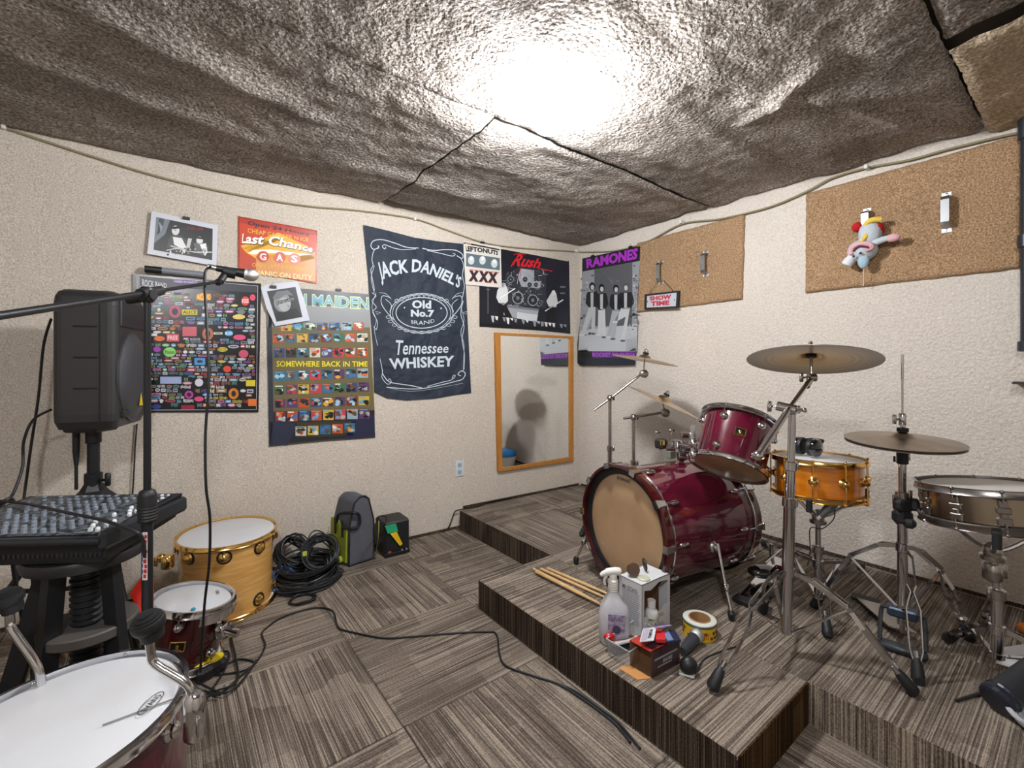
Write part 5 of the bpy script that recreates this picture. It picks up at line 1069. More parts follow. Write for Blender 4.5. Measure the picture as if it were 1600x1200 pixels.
for a, rt_, rb_ in ((-2.75, .075, .24), (-1.75, .075, .13), (-.15, .075, .15), (2.0, .075, .22)):
    d = RT * math.cos(a) + FW * math.sin(a); MB().bar(sc0 + d * rt_ + UP * .67, sc0 + d * rb_ + UP * .0, .042, .026, d).build('leg', M_BLACKM, stl)
# ------------------------------------------------------------------ microphone on its boom stand
mp0 = CF(-.970, 1.2, 0); mh = CF(-.970, 1.2, 1.39)
ms = thing('microphone_stand', 'black boom microphone stand with a thick ribbed grip', 'stand', mp0)
k = MB(); k.lathe([(0, 0), (.075, 0), (.08, .006), (.075, .03), (.03, .04), (.02, .055)], mp0, UP, 36); k.build('round_base', M_BLACKM, ms)
tube_part('upper_tube', [CF(-.970, 1.2, .84), mh], .0085, M_BLACKM, ms, 14); tube_part('lower_tube', [CF(-.970, 1.2, .03), CF(-.970, 1.2, .80)], .0125, M_BLACKM, ms, 14)
pr = [(.011, 0), (.0195, .006)]
for i in range(9): z = .010 + i * .008; pr += [(.0215 + .0015 * math.sin(i / 2.5), z), (.0200 + .0015 * math.sin(i / 2.5), z + .004)]
pr += [(.0175, .086), (.011, .09)]
MB().lathe(pr, CF(-.970, 1.2, .782), UP, 24).build('ribbed_grip', M_RUBBER, ms)
q = CF(-.970, 1.19, .70)
s1 = MB().box(CF(-.9655, 1.1865, .70), (.012, .0025, .125), (RT, FW, UP)).build('white_sticker', mat('sticker_white', 'c9c9cc', .4), ms)
k = MB()
for i in range(9): z = .648 + .013 * i; k.box(CF(-.964 + .0012 * (i % 3), 1.1845, z), (.0065 + .001 * (i % 2), .001, .009), (RT, FW, UP))
k.build('red_lettering', mat('sticker_red', 'b8242a', .4), s1)
k = MB(); [k.box(CF(-.9705, 1.1848, .66 + .016 * i), (.002, .001, .010), (RT, FW, UP)) for i in range(6)]; k.build('blue_lettering', mat('sticker_blue', '2a3a6a', .4), s1)
bl0 = CF(-.885, .70, 1.2 + .194 - .25 * .2635 * 2); cl = CF(-.970, 1.2, 1.395); mclip = CF(-1.039, 1.6, 1.4995)
bdr = (mclip - cl).normalized(); bl0 = cl - bdr * .52
tube_part('boom_arm', [bl0, cl + bdr * .02], .0078, M_BLACKM, ms, 14); tube_part('boom_tip', [cl, mclip], .0055, M_BLACKM, ms, 12)
k = MB(); k.tube([cl - bdr * .03, cl + bdr * .06], .0135, 14); k.box(mh - UP * .0, (.03, .03, .04), (RT, FW, UP), .006); k.tube([mh - RT * .05 + UP * -.012, mh + UP * -.005], .014, 12); k.tube([mh + RT * .01, mh + RT * .018], .014, 12); k.build('boom_clutch', M_BLACK, ms)
mcr = thing('microphone', 'black vocal microphone with silver mesh head on the end of the boom', 'microphone', mclip)
m0 = at(343, 420, 1.62); m1 = at(383, 428, 1.66); m2 = at(394, 433, 1.67); md = (m1 - m0).normalized()
k = MB(); k.tube([m0 - md * .01, m0 + md * .03, m1], [.011, .013, .018], 16); k.build('body', M_BLACK, mcr)
k = MB(); k.ball(m1 + md * .018, (.0235, .0235, .026), 18, 12, frame(md)); k.tube([m1 - md * .002, m1 + md * .006], .0215, 18); k.build('mesh_head', mat('silver_mesh', (.6, .6, .58), .35, .9, bump=(900, 1., .001)), mcr)
k = MB(); k.tube([m0 - md * .035, m0 - md * .008], .0095, 14); k.build('cable_plug', mat('nickel_plug', (.6, .56, .5), .3, 1.), mcr)
k = MB(); k.tube([at(352, 428, 1.63), mclip + RT * .004], .012, 12); k.tube([m0 + md * .012 - UP * .006, m0 + md * .05 - UP * .008], .019, 14); k.lathe([(.006, -.004), (.012, -.003), (.012, .003), (.006, .004)], at(341, 441, 1.59), -FW, 12); k.build('microphone_clip', M_RUBBER, mcr)
cabp = [at(330, 416, 1.59), at(321, 424, 1.58), at(320, 450, 1.55), at(324, 520, 1.5), at(326, 600, 1.48), at(321, 680, 1.48), at(322, 760, 1.48), at(328, 810, 1.5), at(327, 880, 1.52), at(320, 940, 1.54), at(316, 1000, 1.57), at(313, 1050, 1.62)]
tag(tube_part('microphone_cable', smooth(cabp, 8), .0042, M_RUBBER, None, 8), 'black cable hanging from the boom microphone down past the small tom', 'cable')
tag(tube_part('mixer_cable', smooth([at(-10, 782, 1.35), at(40, 787, 1.32), at(100, 800, 1.22), at(160, 813, 1.17), at(205, 828, 1.14), at(222, 840, 1.15), at(226, 870, 1.17)], 8), .0042, M_RUBBER, None, 8), 'black cable lying across the knobs of the mixer', 'cable')
tag(tube_part('mixer_cable', smooth([at(-10, 800, 1.4), at(5, 784, 1.4), at(18, 780, 1.42), at(22, 800, 1.44), at(20, 880, 1.5), at(32, 950, 1.55), at(36, 985, 1.6)], 8), .0055, M_RUBBER, None, 8), 'black cable looping up behind the left side of the mixer', 'cable')
tag(tube_part('mixer_cable', smooth([at(50, 870, 1.5), at(52, 950, 1.5), at(50, 1040, 1.5), onz(52, 1100, .006), onz(60, 1112, .006)], 6), .0048, M_RUBBER, None, 8), 'straight black cable hanging beneath the mixer, left of the stool', 'cable')
# ------------------------------------------------------------------ broom heads and red dustpan behind the stool
brist = mat('tan_bristles', 'a5845a', .9, noise=(40, '5c4530', .4, .6), stretch=(12, 12, .4)); blu = mat('blue_plastic', '2f7fb5', .35)
def broom(label, c, wd, ax, tilt):
    t = thing('broom_head', label, 'broom', c); X = Vector(ax).normalized(); Y = Vector((X.y, -X.x, 0)); Zt = (UP + Y * tilt).normalized()
    k = MB(); k.box(Vector(c) + Zt * .10, (wd, .035, .03), (X, Y, Zt), .006); k.tube([Vector(c) + Zt * .11, Vector(c) + Zt * .17 + X * .03], .014, 10); k.tube(smooth([Vector(c) + Zt * .10 - X * wd / 2, Vector(c) + Zt * .05 - X * wd * .46, Vector(c) + Zt * .02 - X * wd * .5], 5), .01, 8); k.build('head', blu, t)
    b = MB()
    for i in range(26):
        for j in range(3):
            a = Vector(c) + X * wd * (i / 25 - .5) * .92 + Y * (.012 * (j - 1)); b.bar(a + Zt * .09, a + X * (i / 25 - .5) * .05 + Y * rnd.uniform(-.01, .01) + Vector((0, 0, .002)), .006, .004)
    tag(b.build('bristles', brist, t), kind='stuff'); return t
broom('blue broom head with tan bristles on the floor right of the ribbed stool column', onz(178, 1020, 0), .22, (1, .5, 0), .25)
broom('small blue brush with tan bristles left of the stool column', onz(86, 1030, 0), .12, (1, .3, 0), .2)
rp_ = thing('dustpan', 'bright red plastic dustpan leaning behind the microphone stand', 'dustpan', at(218, 930, 1.42))
rm = mat('bright_red_plastic', 'd22a1c', .4)
k = MB(); k.slab([at(203, 928, 1.45), at(221, 901, 1.48), at(238, 901, 1.52), at(238, 945, 1.5), at(219, 961, 1.43)], -FW, .006); k.build('pan', rm, rp_)
k = MB(); k.slab([at(174, 964, 1.45), at(186, 960, 1.45), at(192, 985, 1.42)], -FW, .006); k.build('lip', rm, rp_)
# ------------------------------------------------------------------ coils of cable against the wall
def coil(label, c, R_, n, r, m, seed, flat=.35, tie=True, nrm=(0, 0, 1), spread=.06):
    rg_ = random.Random(seed); X, Y, Z = frame(nrm); pts = []; c = Vector(c); ox = oy = 0.; rr = R_ * .85; K_ = 12
    for i in range(n):
        nx, ny, nr = rg_.uniform(-1, 1) * R_ * .12, rg_.uniform(-1, 1) * R_ * .12, R_ * rg_.uniform(.66, 1.04); ph = rg_.uniform(0, 6.28)
        for j in range(K_):
            a = 2 * PI * j / K_; t = j / K_; x_ = ox + (nx - ox) * t; y_ = oy + (ny - oy) * t; q_ = rr + (nr - rr) * t
            pts.append(c + X * (x_ + q_ * math.cos(a)) + Y * (y_ + q_ * math.sin(a) * .85) + Z * (((i * 7) % n) / n * spread + .010 * math.sin(2 * a + ph)))
        ox, oy, rr = nx, ny, nr
    t = thing('cable_coil', label, 'cable coil', Vector((c.x, c.y, min(c.z, min(p.z for p in pts)))), 'coils of cable in the pile beside the maple drum')
    for p in pts: p.z = max(p.z, r + rg_.uniform(0, .008))
    tube_part('cable', smooth(pts, 3), r, m, t, 6)
    if tie: MB().box(c + Y * R_ * .75 + Z * spread * .6, (.03, .024, spread * .9), (X, Y, Z), .003).build('velcro_tie', mat('lime_tie', '9aa62a', .7), t)
    return t
cm1 = mat('black_cable', '15161a', .45); cm2 = mat('blue_cable', '123a66', .45); cm3 = mat('dark_grey_cable', '24262a', .5)
P0 = onz(478, 905, 0)
def pl(du, dv, z): q = onz(478 + du, 905 + dv, 0); return Vector((q.x, q.y, z))
coil('upper left coil of the black cable pile, nearest the maple drum', pl(-22, -8, .105), .105, 16, .0042, cm1, 1, tie=False, nrm=(.15, -.55, .8), spread=.07)
coil('upper right coil of the black cable pile, tied in lime green', pl(24, -8, .10), .115, 16, .0042, cm3, 2, nrm=(-.15, -.6, .75), spread=.06)
coil('middle coil of the black cable pile', pl(0, 2, .05), .155, 18, .0046, cm1, 3, tie=False, nrm=(0, -.15, 1), spread=.07)
coil('lowest wide coil of the black cable pile on the floor', pl(4, 6, .0), .17, 16, .0046, cm3, 4, tie=False, spread=.05)
coil('blue cable coil at the foot of the pile', pl(-36, 14, .03), .07, 12, .004, cm2, 5, tie=False, nrm=(-.1, -.8, .6), spread=.04)
coil('loose small loops in front of the cable pile', pl(-5, 34, .0), .07, 4, .004, cm1, 6, tie=False, spread=.01)
tag(tube_part('cable_loop', smooth([pl(2, -12, .13), pl(6, -16, .20), pl(18, -20, .215), pl(34, -18, .18), pl(40, -10, .10)], 8), .0035, cm1, None, 7), 'single black cable loop arching above the pile', 'cable')
# ------------------------------------------------------------------ insulated bag
bgc = onz(556, 884, 0); fx = (onz(586, 872, 0) - onz(548, 886, 0)).normalized(); fy = Vector((-fx.y, fx.x, 0)); sw = .17
bag = thing('carry_bag', 'grey and lime green insulated bag standing against the wall', 'bag', bgc)
e0 = onz(545, 886, 0); e1 = onz(584, 873, 0); e2 = onz(517, 868, 0)
zt = lambda v, base_: 0
def bz(p, v): d = (p - CAM).dot(FW); return 1.2 - (v - 572) / FPX * d
f = [Vector((e0.x, e0.y, 0)), Vector((e1.x, e1.y, 0))]
W2 = (e1 - e0); n2_ = fy
back = lambda p, d: p + fy * d
prof = [(0, 0), (1, 0), (1.02, .25), (.98, .62), (.78, .95), (.62, 1.0), (.42, 1.0), (.22, .93), (.12, .78), (.02, .60)]
Hb = bz(e0, 780) 
vs = [e0 + W2 * a + UP * Hb * b for a, b in prof]; dep = (e2 - e0)
fr_ = [v + dep * .12 * 0 for v in vs]; mid = [v + dep * .5 + fy * .0 + (v - sum(vs, Vector()) / len(vs)) * .03 for v in vs]; bk = [v + dep + (sum(vs, Vector()) / len(vs) - v) * .10 for v in vs]
k = MB(); n = len(prof); k.add(fr_ + mid + bk, [tuple(range(n - 1, -1, -1)), tuple(range(2 * n, 3 * n))] + [(a * n + i, a * n + (i + 1) % n, (a + 1) * n + (i + 1) % n, (a + 1) * n + i) for a in range(2) for i in range(n)], False)
gcl = mat('grey_nylon', '55565f', .75, bump=(9, .5, .02)); bo = k.build('body', gcl, bag)
md_ = bo.modifiers.new('round', 'BEVEL'); md_.width = .012; md_.segments = 2
ed = MB(); ed.tube([v - dep.normalized() * .002 for v in vs], .005, 8, True); ed.build('black_piping', M_RUBBER, bag)
lm = mat('lime_fabric', '9aa62a', .7, bump=(30, .3, .004)); sidep = [e0 + UP * .02 + dep * .08, e0 + UP * .02 + dep * .95, e0 + UP * Hb * .62 + dep * .95 + W2 * .03, e0 + UP * Hb * .62 + dep * .55 + W2 * .03, e0 + UP * Hb * .5 + dep * .3 + W2 * .02, e0 + UP * Hb * .55 + dep * .06 + W2 * .02]
sn = -W2.normalized(); k = MB(); k.slab([q + sn * .012 for q in sidep], sn, .02); k.build('lime_side_panel', lm, bag)
for a in (.22, .62): MB().box(e0 + dep * a + UP * Hb * .54 + sn * .016, (.022, .006, .10), (dep.normalized(), sn, UP), .002).build('black_strap', M_RUBBER, bag)
k = MB(); hpnt = [e0 + dep * .55 + UP * Hb * .60 + sn * .01, e0 + dep * .4 + UP * Hb * .74 + sn * .015, e0 + dep * .0 + UP * Hb * .80 + W2 * .10 - dep.normalized() * .02, e0 + UP * Hb * .74 + W2 * .34 - dep.normalized() * .02, e0 + UP * Hb * .60 + W2 * .34 - dep.normalized() * .02, e0 + dep * .05 + UP * Hb * .56 + W2 * .1 - dep.normalized() * .02, e0 + dep * .2 + UP * Hb * .56 + sn * .02]
k.tube(smooth(hpnt, 6), .009, 8); k.build('carry_handle', M_RUBBER, bag)
MB().lathe([(.02, 0), (.022, .01), (.02, .02), (0, .022)], e0 + dep * .3 + UP * .03 + sn * .012, sn, 14).build('lime_toggle', lm, bag)
# ------------------------------------------------------------------ small black practice amp with a brush on its strap
a0 = onz(600, 872, 0); a1 = onz(640, 862, 0); ax_ = (a1 - a0).normalized(); ay_ = Vector((-ax_.y, ax_.x, 0)); aw = (a1 - a0).length
amp = thing('practice_amplifier', 'small black cube amplifier beside the grey bag', 'amplifier', (a0 + a1) / 2 + ay_ * .08)
ac = (a0 + a1) / 2 + ay_ * .085; hh = bz(a0, 818)
MB().box(ac + UP * hh / 2, (aw, .17, hh), (ax_, ay_, UP), .012).build('cabinet', M_BLACK, amp)
MB().box(ac + UP * hh * .52 - ay_ * .086, (aw * .86, .006, hh * .72), (ax_, ay_, UP)).build('speaker_cloth', mat('black_cloth', '101012', .9, bump=(700, .5, .001)), amp)
MB().box(ac + UP * .012 - ay_ * .088, (aw * .98, .016, .024), (ax_, ay_, UP), .003).build('control_strip', M_BLACKM, amp)
k = MB(); [k.lathe([(.006, 0), (.005, .01), (0, .01)], ac + UP * .028 - ay_ * .09 + ax_ * x, -ay_, 8) for x in (.03, .06)]; k.build('control_knobs', mat('knob_silver', 'a9adb2', .4, .5), amp)
MB().box(ac + UP * .03 - ay_ * .09 - ax_ * .05, (.018, .004, .01), (ax_, ay_, UP)).build('orange_mark', mat('orange_mark', 'b5552a', .5), amp)
bru = thing('hand_brush', 'yellow and green plastic brush hanging on the front of the small amplifier', 'brush', ac + UP * hh * .4 - ay_ * .10)
g0 = at(603, 826, 2.62); tt = -ay_ * .006
ap = lambda u, v, o=.0: onpl(u, v, ac - ay_ * (.100 + o), -ay_)
k = MB(); k.slab([ap(602, 823), ap(619, 819), ap(622, 830), ap(606, 834)], -ay_, .014); k.build('green_head', mat('brush_green', '23a070', .5), bru)
k = MB(); k.slab([ap(610, 834), ap(620, 831), ap(629, 850), ap(625, 853)], -ay_, .010); k.build('yellow_body', mat('brush_yellow', 'e2b81c', .5), bru)
tag(tube_part('amp_cable', smooth([ac + ax_ * aw * -.3 + ay_ * .09 + UP * .05, at(590, 812, 2.62), at(598, 806, 2.62), at(604, 808, 2.62), ac + UP * (hh + .006) - ax_ * .04], 6), .004, cm1, None, 7), 'black cable arching over the top of the small amplifier', 'cable')
tag(tube_part('strap_cord', smooth([at(592, 814, 2.6), at(591, 840, 2.58), onz(586, 874, .004)], 6), .0025, mat('yellow_green_cord', '8f9040', .6), None, 6), 'thin yellow green cord hanging between the bag and the amplifier', 'cord')
# ------------------------------------------------------------------ cables on the floor
def fc(pts, z=.005): return [onz(u, v, z) for u, v in pts]
FCAB = [(318, 1080), (345, 1082), (372, 1060), (400, 1035), (414, 1010), (410, 995), (412, 985), (440, 965), (480, 952), (505, 950), (521, 956), (526, 975), (532, 983), (560, 990), (600, 997), (640, 995), (700, 990), (760, 987), (776, 992), (780, 1020), (790, 1040), (830, 1055), (870, 1068), (910, 1092), (960, 1130), (985, 1160)]
tag(tube_part('floor_cable', smooth(fc(FCAB), 8), .0042, cm1, None, 8), 'long black cable snaking across the carpet tiles towards the stage', 'cable')
tag(tube_part('floor_cable', smooth(fc([(860, 1064), (895, 1078), (930, 1102), (965, 1128), (1000, 1170)]), 8), .0042, cm1, None, 8), 'second black cable running beside the first along the foot of the stage', 'cable')
for i, (pts, lb) in enumerate((([(322, 1052), (350, 1040), (375, 1030), (398, 1036), (380, 1048), (345, 1054), (320, 1056)], 'flat black cable loop nearest the yellow tool'), ([(330, 1080), (350, 1050), (358, 1022), (340, 1020), (318, 1030)], 'black cable loop crossing under the others behind the upturned drum'), ([(316, 1100), (332, 1085), (370, 1068), (368, 1030), (362, 1000), (366, 990), (355, 996), (330, 1010)], 'tallest black cable loop beside the small tom'), ([(305, 1068), (330, 1082), (352, 1088), (375, 1072), (395, 1045), (400, 1036)], 'wide black cable bend along the front of the tangle'), ([(312, 1112), (325, 1095), (345, 1092), (318, 1090)], 'short black cable end by the upturned drum'))):
    tag(tube_part('tangled_cable', smooth([q + UP * (.004 * i) for q in fc(pts)], 8), .0040, cm1, None, 7), lb, 'cable')
tag(tube_part('stage_cable', smooth([wl(645, 848, .02), wl(680, 838, .02), wl(700, 825, .02), wl(709, 803, .02), wl(716, 797, .03), wl(745, 792, .03), wl(765, 784, .02), wl(800, 777, .02)], 8), .0042, cm1, None, 7), 'black cable running along the wall up onto the stage edge', 'cable')
yt = thing('power_tool', 'yellow and black handheld tool lying beside the small tom', 'tool', onz(326, 1052, 0))
yb = onz(328, 1056, 0); yx = (onz(343, 1040, 0) - onz(312, 1058, 0)).normalized(); yy = Vector((-yx.y, yx.x, 0))
MB().box(yb + UP * .028, (.11, .06, .05), (yx, yy, UP), .014).build('body', M_BLACK, yt)
k = MB(); k.ball(yb + UP * .058 + yx * .02, (.032, .022, .016), 14, 8, (yx, yy, UP)); k.ball(yb + UP * .056 - yx * .035, (.026, .012, .012), 12, 8, (yx, yy, UP)); k.build('yellow_cover', mat('tool_yellow', 'd8bd22', .4), yt)

# ------------------------------------------------------------------ things lying on the stage
wood = mat('pale_hickory', 'd2b081', .5, noise=(8, 'bf9a68', .3, .7), stretch=(6, 6, 6))
for i, (a, b_, lb) in enumerate((((833, 889), (934, 941), 'hickory drumstick lying nearest the stage edge'), ((837, 893), (940, 945), 'hickory drumstick with its butt behind the nearest one'), ((845, 889), (946, 934), 'hickory drumstick second from the bass drum'), ((855, 888), (952, 929), 'hickory drumstick closest to the bass drum'))):
    z = STAGE + .009 + (.006 if i == 1 else 0); A_, B2 = onz(*a, z), onz(*b_, z); d = (B2 - A_).normalized(); B2 = A_ + d * .43
    tag(MB().tube([A_, A_ + d * .003, A_.lerp(B2, .6), B2 - d * .03, B2 - d * .018, B2 - d * .012, B2 - d * .004, B2], [.0055, .0078, .0078, .0045, .003, .0048, .0048, .002], 12).build('drumstick', wood), lb, 'drumstick', 'drumsticks on the stage edge')
# white carton with an open brown side
bt = .352; c0, c1, c2x, c3 = onz(1003, 915, bt), onz(1047, 896, bt), onz(1007, 881, bt), onz(967, 898, bt)
c2x = c1 + (c3 - c0)
ctn = thing('carton', 'white printed carton with one brown open side before the bass drum', 'box', Vector(((c0.x + c2x.x) / 2, (c0.y + c2x.y) / 2, STAGE)))
cw = mat('carton_white', 'c3c4c6', .6); cbr = mat('carton_brown', '5d3b20', .8)
dn = lambda p, z=STAGE + .002: Vector((p.x, p.y, z)); ce = (c1 - c0).normalized(); cf = (c3 - c0).normalized()
pn = lambda n_, pts, nn, m_=cw: MB().slab(pts, nn, .003).build(n_, m_, ctn)
pn('top_panel', [c0, c1, c2x, c3], UP); pn('bottom_panel', [dn(c0), dn(c1), dn(c2x), dn(c3)], UP, cbr)
lp_ = pn('printed_panel', [dn(c0), c0, c3, dn(c3)], -ce); pn('back_panel', [dn(c3), c3, c2x, dn(c2x)], cf); pn('side_panel', [dn(c1), c1, c2x, dn(c2x)], ce)
L = lambda a, z: c0.lerp(c1, a) - UP * (bt - STAGE) * z
pn('front_frame', [L(0, 1), L(.08, 1), L(.08, .12), L(0, .0)], -cf); pn('front_panel', [L(.08, 1), L(1, 1), L(1, .55), L(.8, .55), L(.7, .62), L(.08, .62)], -cf); pn('front_frame', [L(.92, .55), L(1, .55), L(1, 0), L(.92, .1)], -cf); pn('front_frame', [L(0, 0), L(1, 0), L(.92, .10), L(.6, .07), L(.3, .16), L(.08, .12)], -cf)
ib = c0 + cf * .03 + UP * 0; MB().slab([dn(c0 + ce * .006 + cf * .05), dn(c1 - ce * .006 + cf * .05), c1 - ce * .006 + cf * .05 - UP * .006, c0 + ce * .006 + cf * .05 - UP * .006], -cf, .003).build('inner_flap', cbr, ctn)
def boxtext(par, txt, a, z, w_, h_, col): decal(par, txt, c0.lerp(c3, a) - UP * (bt - STAGE) * z - ce * .0012, -cf, UP, w_, h_, col)
boxtext(lp_, 'Mr ECHO', .5, .16, .075, .016, '4a3038')
k = MB(); cl_ = (c3 - c0).length
for i in range(15): k.box(c0.lerp(c3, .48) - UP * (.045 + i * .0085) - ce * .0012, (cl_ * (.78 - .12 * ((i * 5) % 4) / 3), .0006, .0028), (cf, ce, UP))
tag(k.build('printed_lines', mat('print_grey', '85858c', .6), lp_), kind='stuff')
decal(ctn, 'ECHO', L(.62, .70) - cf * .0012, ce, UP, .045, .014, 'a03028'); decal(ctn, 'MADE IN CHINA', L(.6, .86) - cf * .0012, ce, UP, .05, .008, '6a5a50')
# caps and discs on the carton
def disc(nm, lb, c, r, h, m_, m2, ax=UP, cat='lid'):
    t = thing(nm, lb, cat, c); MB().lathe([(0, 0), (r, 0), (r, h * .8), (r * .9, h)], c, ax, 26).build('rim', m_, t); MB().lathe([(r * .88, h), (r * .86, h + .001), (r * .5, h + .0005), (0, h + .002)], Vector(c), ax, 26).build('face', m2, t); return t
amber = mat('amber_plastic', '5a3417', .15, coat=1.)
disc('round_lens', 'round brown amber disc leaning on the carton top', onz(989, 900, bt) + UP * .026, .026, .012, amber, mat('brown_lens', '3c2413', .1, coat=1.), (-.55, -.7, .35), 'disc')
disc('round_lens', 'dark round disc standing upright at the back of the carton top', onz(1006, 892, bt) + UP * .026, .024, .008, M_BLACK, mat('dark_lens', '23252b', .15, coat=1.), (.75, -.6, .12), 'disc')
disc('jar_lid', 'flat white jar lid on the front of the carton top', onz(1006, 905, bt), .024, .008, mat('lid_white', 'c9cabb', .4), mat('lid_cream', 'b9bba4', .4))
# spray bottle
sbp = onz(958, 1003, STAGE); bx = RT * .92 - FW * .1; bx.normalize(); by = Vector((-bx.y, bx.x, 0))
spb = thing('spray_bottle', 'translucent white spray bottle with ribbed neck and trigger head', 'bottle', sbp)
tw = mat('translucent_white', 'c9c9cf', .3, noise=(14, 'b3b2bc', .3, .7)); 
def esec(c, rx, ry, n=24): return [c + bx * rx * math.copysign(abs(math.cos(a)) ** .8, math.cos(a)) + by * ry * math.copysign(abs(math.sin(a)) ** .8, math.sin(a)) for a in [2 * PI * i / n for i in range(n)]]
k = MB(); secs = [(.0, .050, .032), (.006, .056, .036), (.06, .060, .038), (.11, .058, .036), (.145, .050, .032), (.165, .036, .026), (.185, .024, .021), (.200, .017, .017)]; vs = []
for z, rx, ry in secs: vs += esec(sbp + UP * z + RT * (.004 if z < .15 else -.0), rx, ry)
k.add(vs, [tuple(range(23, -1, -1))] + [(i * 24 + j, i * 24 + (j + 1) % 24, (i + 1) * 24 + (j + 1) % 24, (i + 1) * 24 + j) for i in range(7) for j in range(24)]); k.build('bottle_body', tw, spb)
k = MB(); lc = sbp + UP * .085 - by * .040 + bx * .008; k.box(lc, (.062, .003, .085), (bx, by, UP), .001); lbp = k.build('label', mat('label_lilac', 'a9a0b4', .5, noise=(60, '7f7290', .42, .55)), spb)
decal(lbp, 'GLASS', lc - by * .003 + UP * .022, bx, UP, .045, .012, '6a4f8a'); k = MB(); k.lathe([(0, 0), (.016, 0)], lc - by * .003 - UP * .014, -by, 20); k.build('round_badge', mat('badge_violet', '6f5c86', .5), lbp)
k = MB(); pr = [(.017, 0)]
for i in range(5): pr += [(.019, .002 + i * .009), (.0195, .006 + i * .009), (.0165, .009 + i * .009)]
k.lathe(pr + [(.014, .05)], sbp + UP * .196, UP, 20); k.build('ribbed_neck', M_WHITE, spb)
hd0 = sbp + UP * .262; k = MB(); k.tube(smooth([hd0 - RT * .048 - UP * .006, hd0 - RT * .03 + UP * .004, hd0 + UP * .010, hd0 + RT * .03 + UP * .008], 4), [.007] * 2 + [.010] * 3 + [.014] * 4 + [.015] * 3 + [.010], 12); k.box(hd0 - UP * .012, (.026, .026, .03), (RT, FW, UP), .006); k.build('trigger_head', M_WHITE, spb)
tube_part('trigger', smooth([hd0 - RT * .022 - UP * .004, hd0 - RT * .034 - UP * .022, hd0 - RT * .030 - UP * .042], 4), .005, M_WHITE, spb, 8)
# small lotion bottle
lb0 = onz(1018, 991, STAGE); lo = thing('lotion_bottle', 'small white bottle with ribbed cap in front of the open carton', 'bottle', lb0)
MB().lathe([(0, 0), (.023, 0), (.026, .004), (.026, .085), (.022, .098), (.012, .105), (.012, .112)], lb0, UP, 24).build('bottle_body', mat('bottle_cream', 'd2d2cf', .35), lo)
k = MB(); k.lathe([(.0155, .0), (.0160, .022), (.0155, .028), (0, .028)], lb0 + UP * .108, UP, 12, flat=True); k.build('ribbed_cap', M_WHITE, lo)
k = MB(); k.lathe([(.0262, .02), (.0265, .021), (.0265, .072), (.0262, .073)], lb0, UP, 24); ll = k.build('paper_label', mat('label_cream', 'b3ae9e', .6, noise=(90, '6f6a5c', .40, .5)), lo)
# roll of caution tape
tp0 = onz(1093, 990, STAGE); tr = thing('tape_roll', 'yellow and white roll of printed tape beside the carton', 'tape', tp0)
MB().lathe([(.040, 0), (.062, 0), (.062, .050), (.040, .050), (.040, 0)], tp0, UP, 40).build('yellow_tape', mat('tape_yellow', 'd3a81a', .4), tr)
MB().lathe([(.041, .050), (.0625, .050), (.0625, .058), (.041, .058), (.041, .050)], tp0, UP, 40).build('green_edge', mat('tape_green', '4a5548', .5), tr)
MB().lathe([(.040, .058), (.062, .058), (.062, .062), (.058, .064), (.042, .064), (.040, .058)], tp0, UP, 40).build('white_edge', mat('tape_white', 'c9cbc2', .5), tr)
MB().lathe([(.0370, .0), (.0405, .0), (.0405, .066), (.0370, .066), (.0370, .0)], tp0, UP, 40).build('cardboard_core', mat('core_brown', 'a27850', .8), tr)
k = MB()
for row in (.014, .032):
    for i in range(22):
        if i % 5 == 4: continue
        a = 2 * PI * i / 22 + row * 10; d = Vector((math.cos(a), math.sin(a), 0)); k.box(tp0 + d * .0625 + UP * row, (.011, .0012, .010), (Vector((-d.y, d.x, 0)), d, UP))
k.build('printed_letters', mat('tape_brown_ink', '4f2c14', .5), tr)
lt = MB(); d = (CAM - tp0); d.z = 0; d.normalize(); d = (d + RT * .35).normalized(); lt = decal(tr, 'WET', tp0 + d * .0636 + UP * .024, UP.cross(d), UP, .03, .020, 'a3321c')
# clear tub with packets
tb = STAGE; g = [onz(951, 1022, tb), onz(984, 1042, tb), onz(1028, 1012, tb), onz(994, 992, tb)]; g[2] = g[1] + (g[3] - g[0])
tub = thing('plastic_tub', 'clear plastic tub holding red and white packets behind the open box', 'tub', sum(g, Vector()) / 4)
clear = mat('clear_plastic', 'c3c7cb', .12, alpha=.38, coat=.6)
ctr = sum(g, Vector()) / 4; gt = [ctr + (q - ctr) * 1.10 + UP * .058 for q in g]; k = MB()
k.add(g + gt, [(0, 1, 2, 3)] + [(i, (i + 1) % 4, 4 + (i + 1) % 4, 4 + i) for i in range(4)], False); k.build('tub_walls', clear, tub)
tube_part('tub_rim', [ctr + (q - ctr) * 1.0 for q in gt] + [gt[0]], .0028, mat('rim_plastic', 'a9adb3', .2), tub, 6)
def packet(lb, c, w_, h_, th, rz, tilt, col, ink=None, txt=None):
    X = Vector((math.cos(rz), math.sin(rz), 0)); Zn = (UP + Vector((-X.y, X.x, 0)) * tilt).normalized(); Y = Zn.cross(X)
    t = thing('packet', lb, 'packet', Vector(c) - UP * th / 2); MB().box(c, (w_, h_, th), (X, Y, Zn), .0015).build('sleeve', mat('card_' + col, col, .4), t)
    if ink: MB().box(Vector(c) + Zn * (th / 2 + .0006) + Y * h_ * .2, (w_ * .9, h_ * .42, .0008), (X, Y, Zn)).build('printed_band', mat('card_' + ink, ink, .4), t)
    if txt: decal(t, txt, Vector(c) + Zn * (th / 2 + .0015) - Y * h_ * .18, X, Y, w_ * .7, h_ * .25, '24242a')
    return t
packet('white and red string packet on top of the clear tub', at(976, 1000, 1.70), .11, .055, .008, -.30, .35, 'cfcac8', 'b5281f', 'STRINGS')
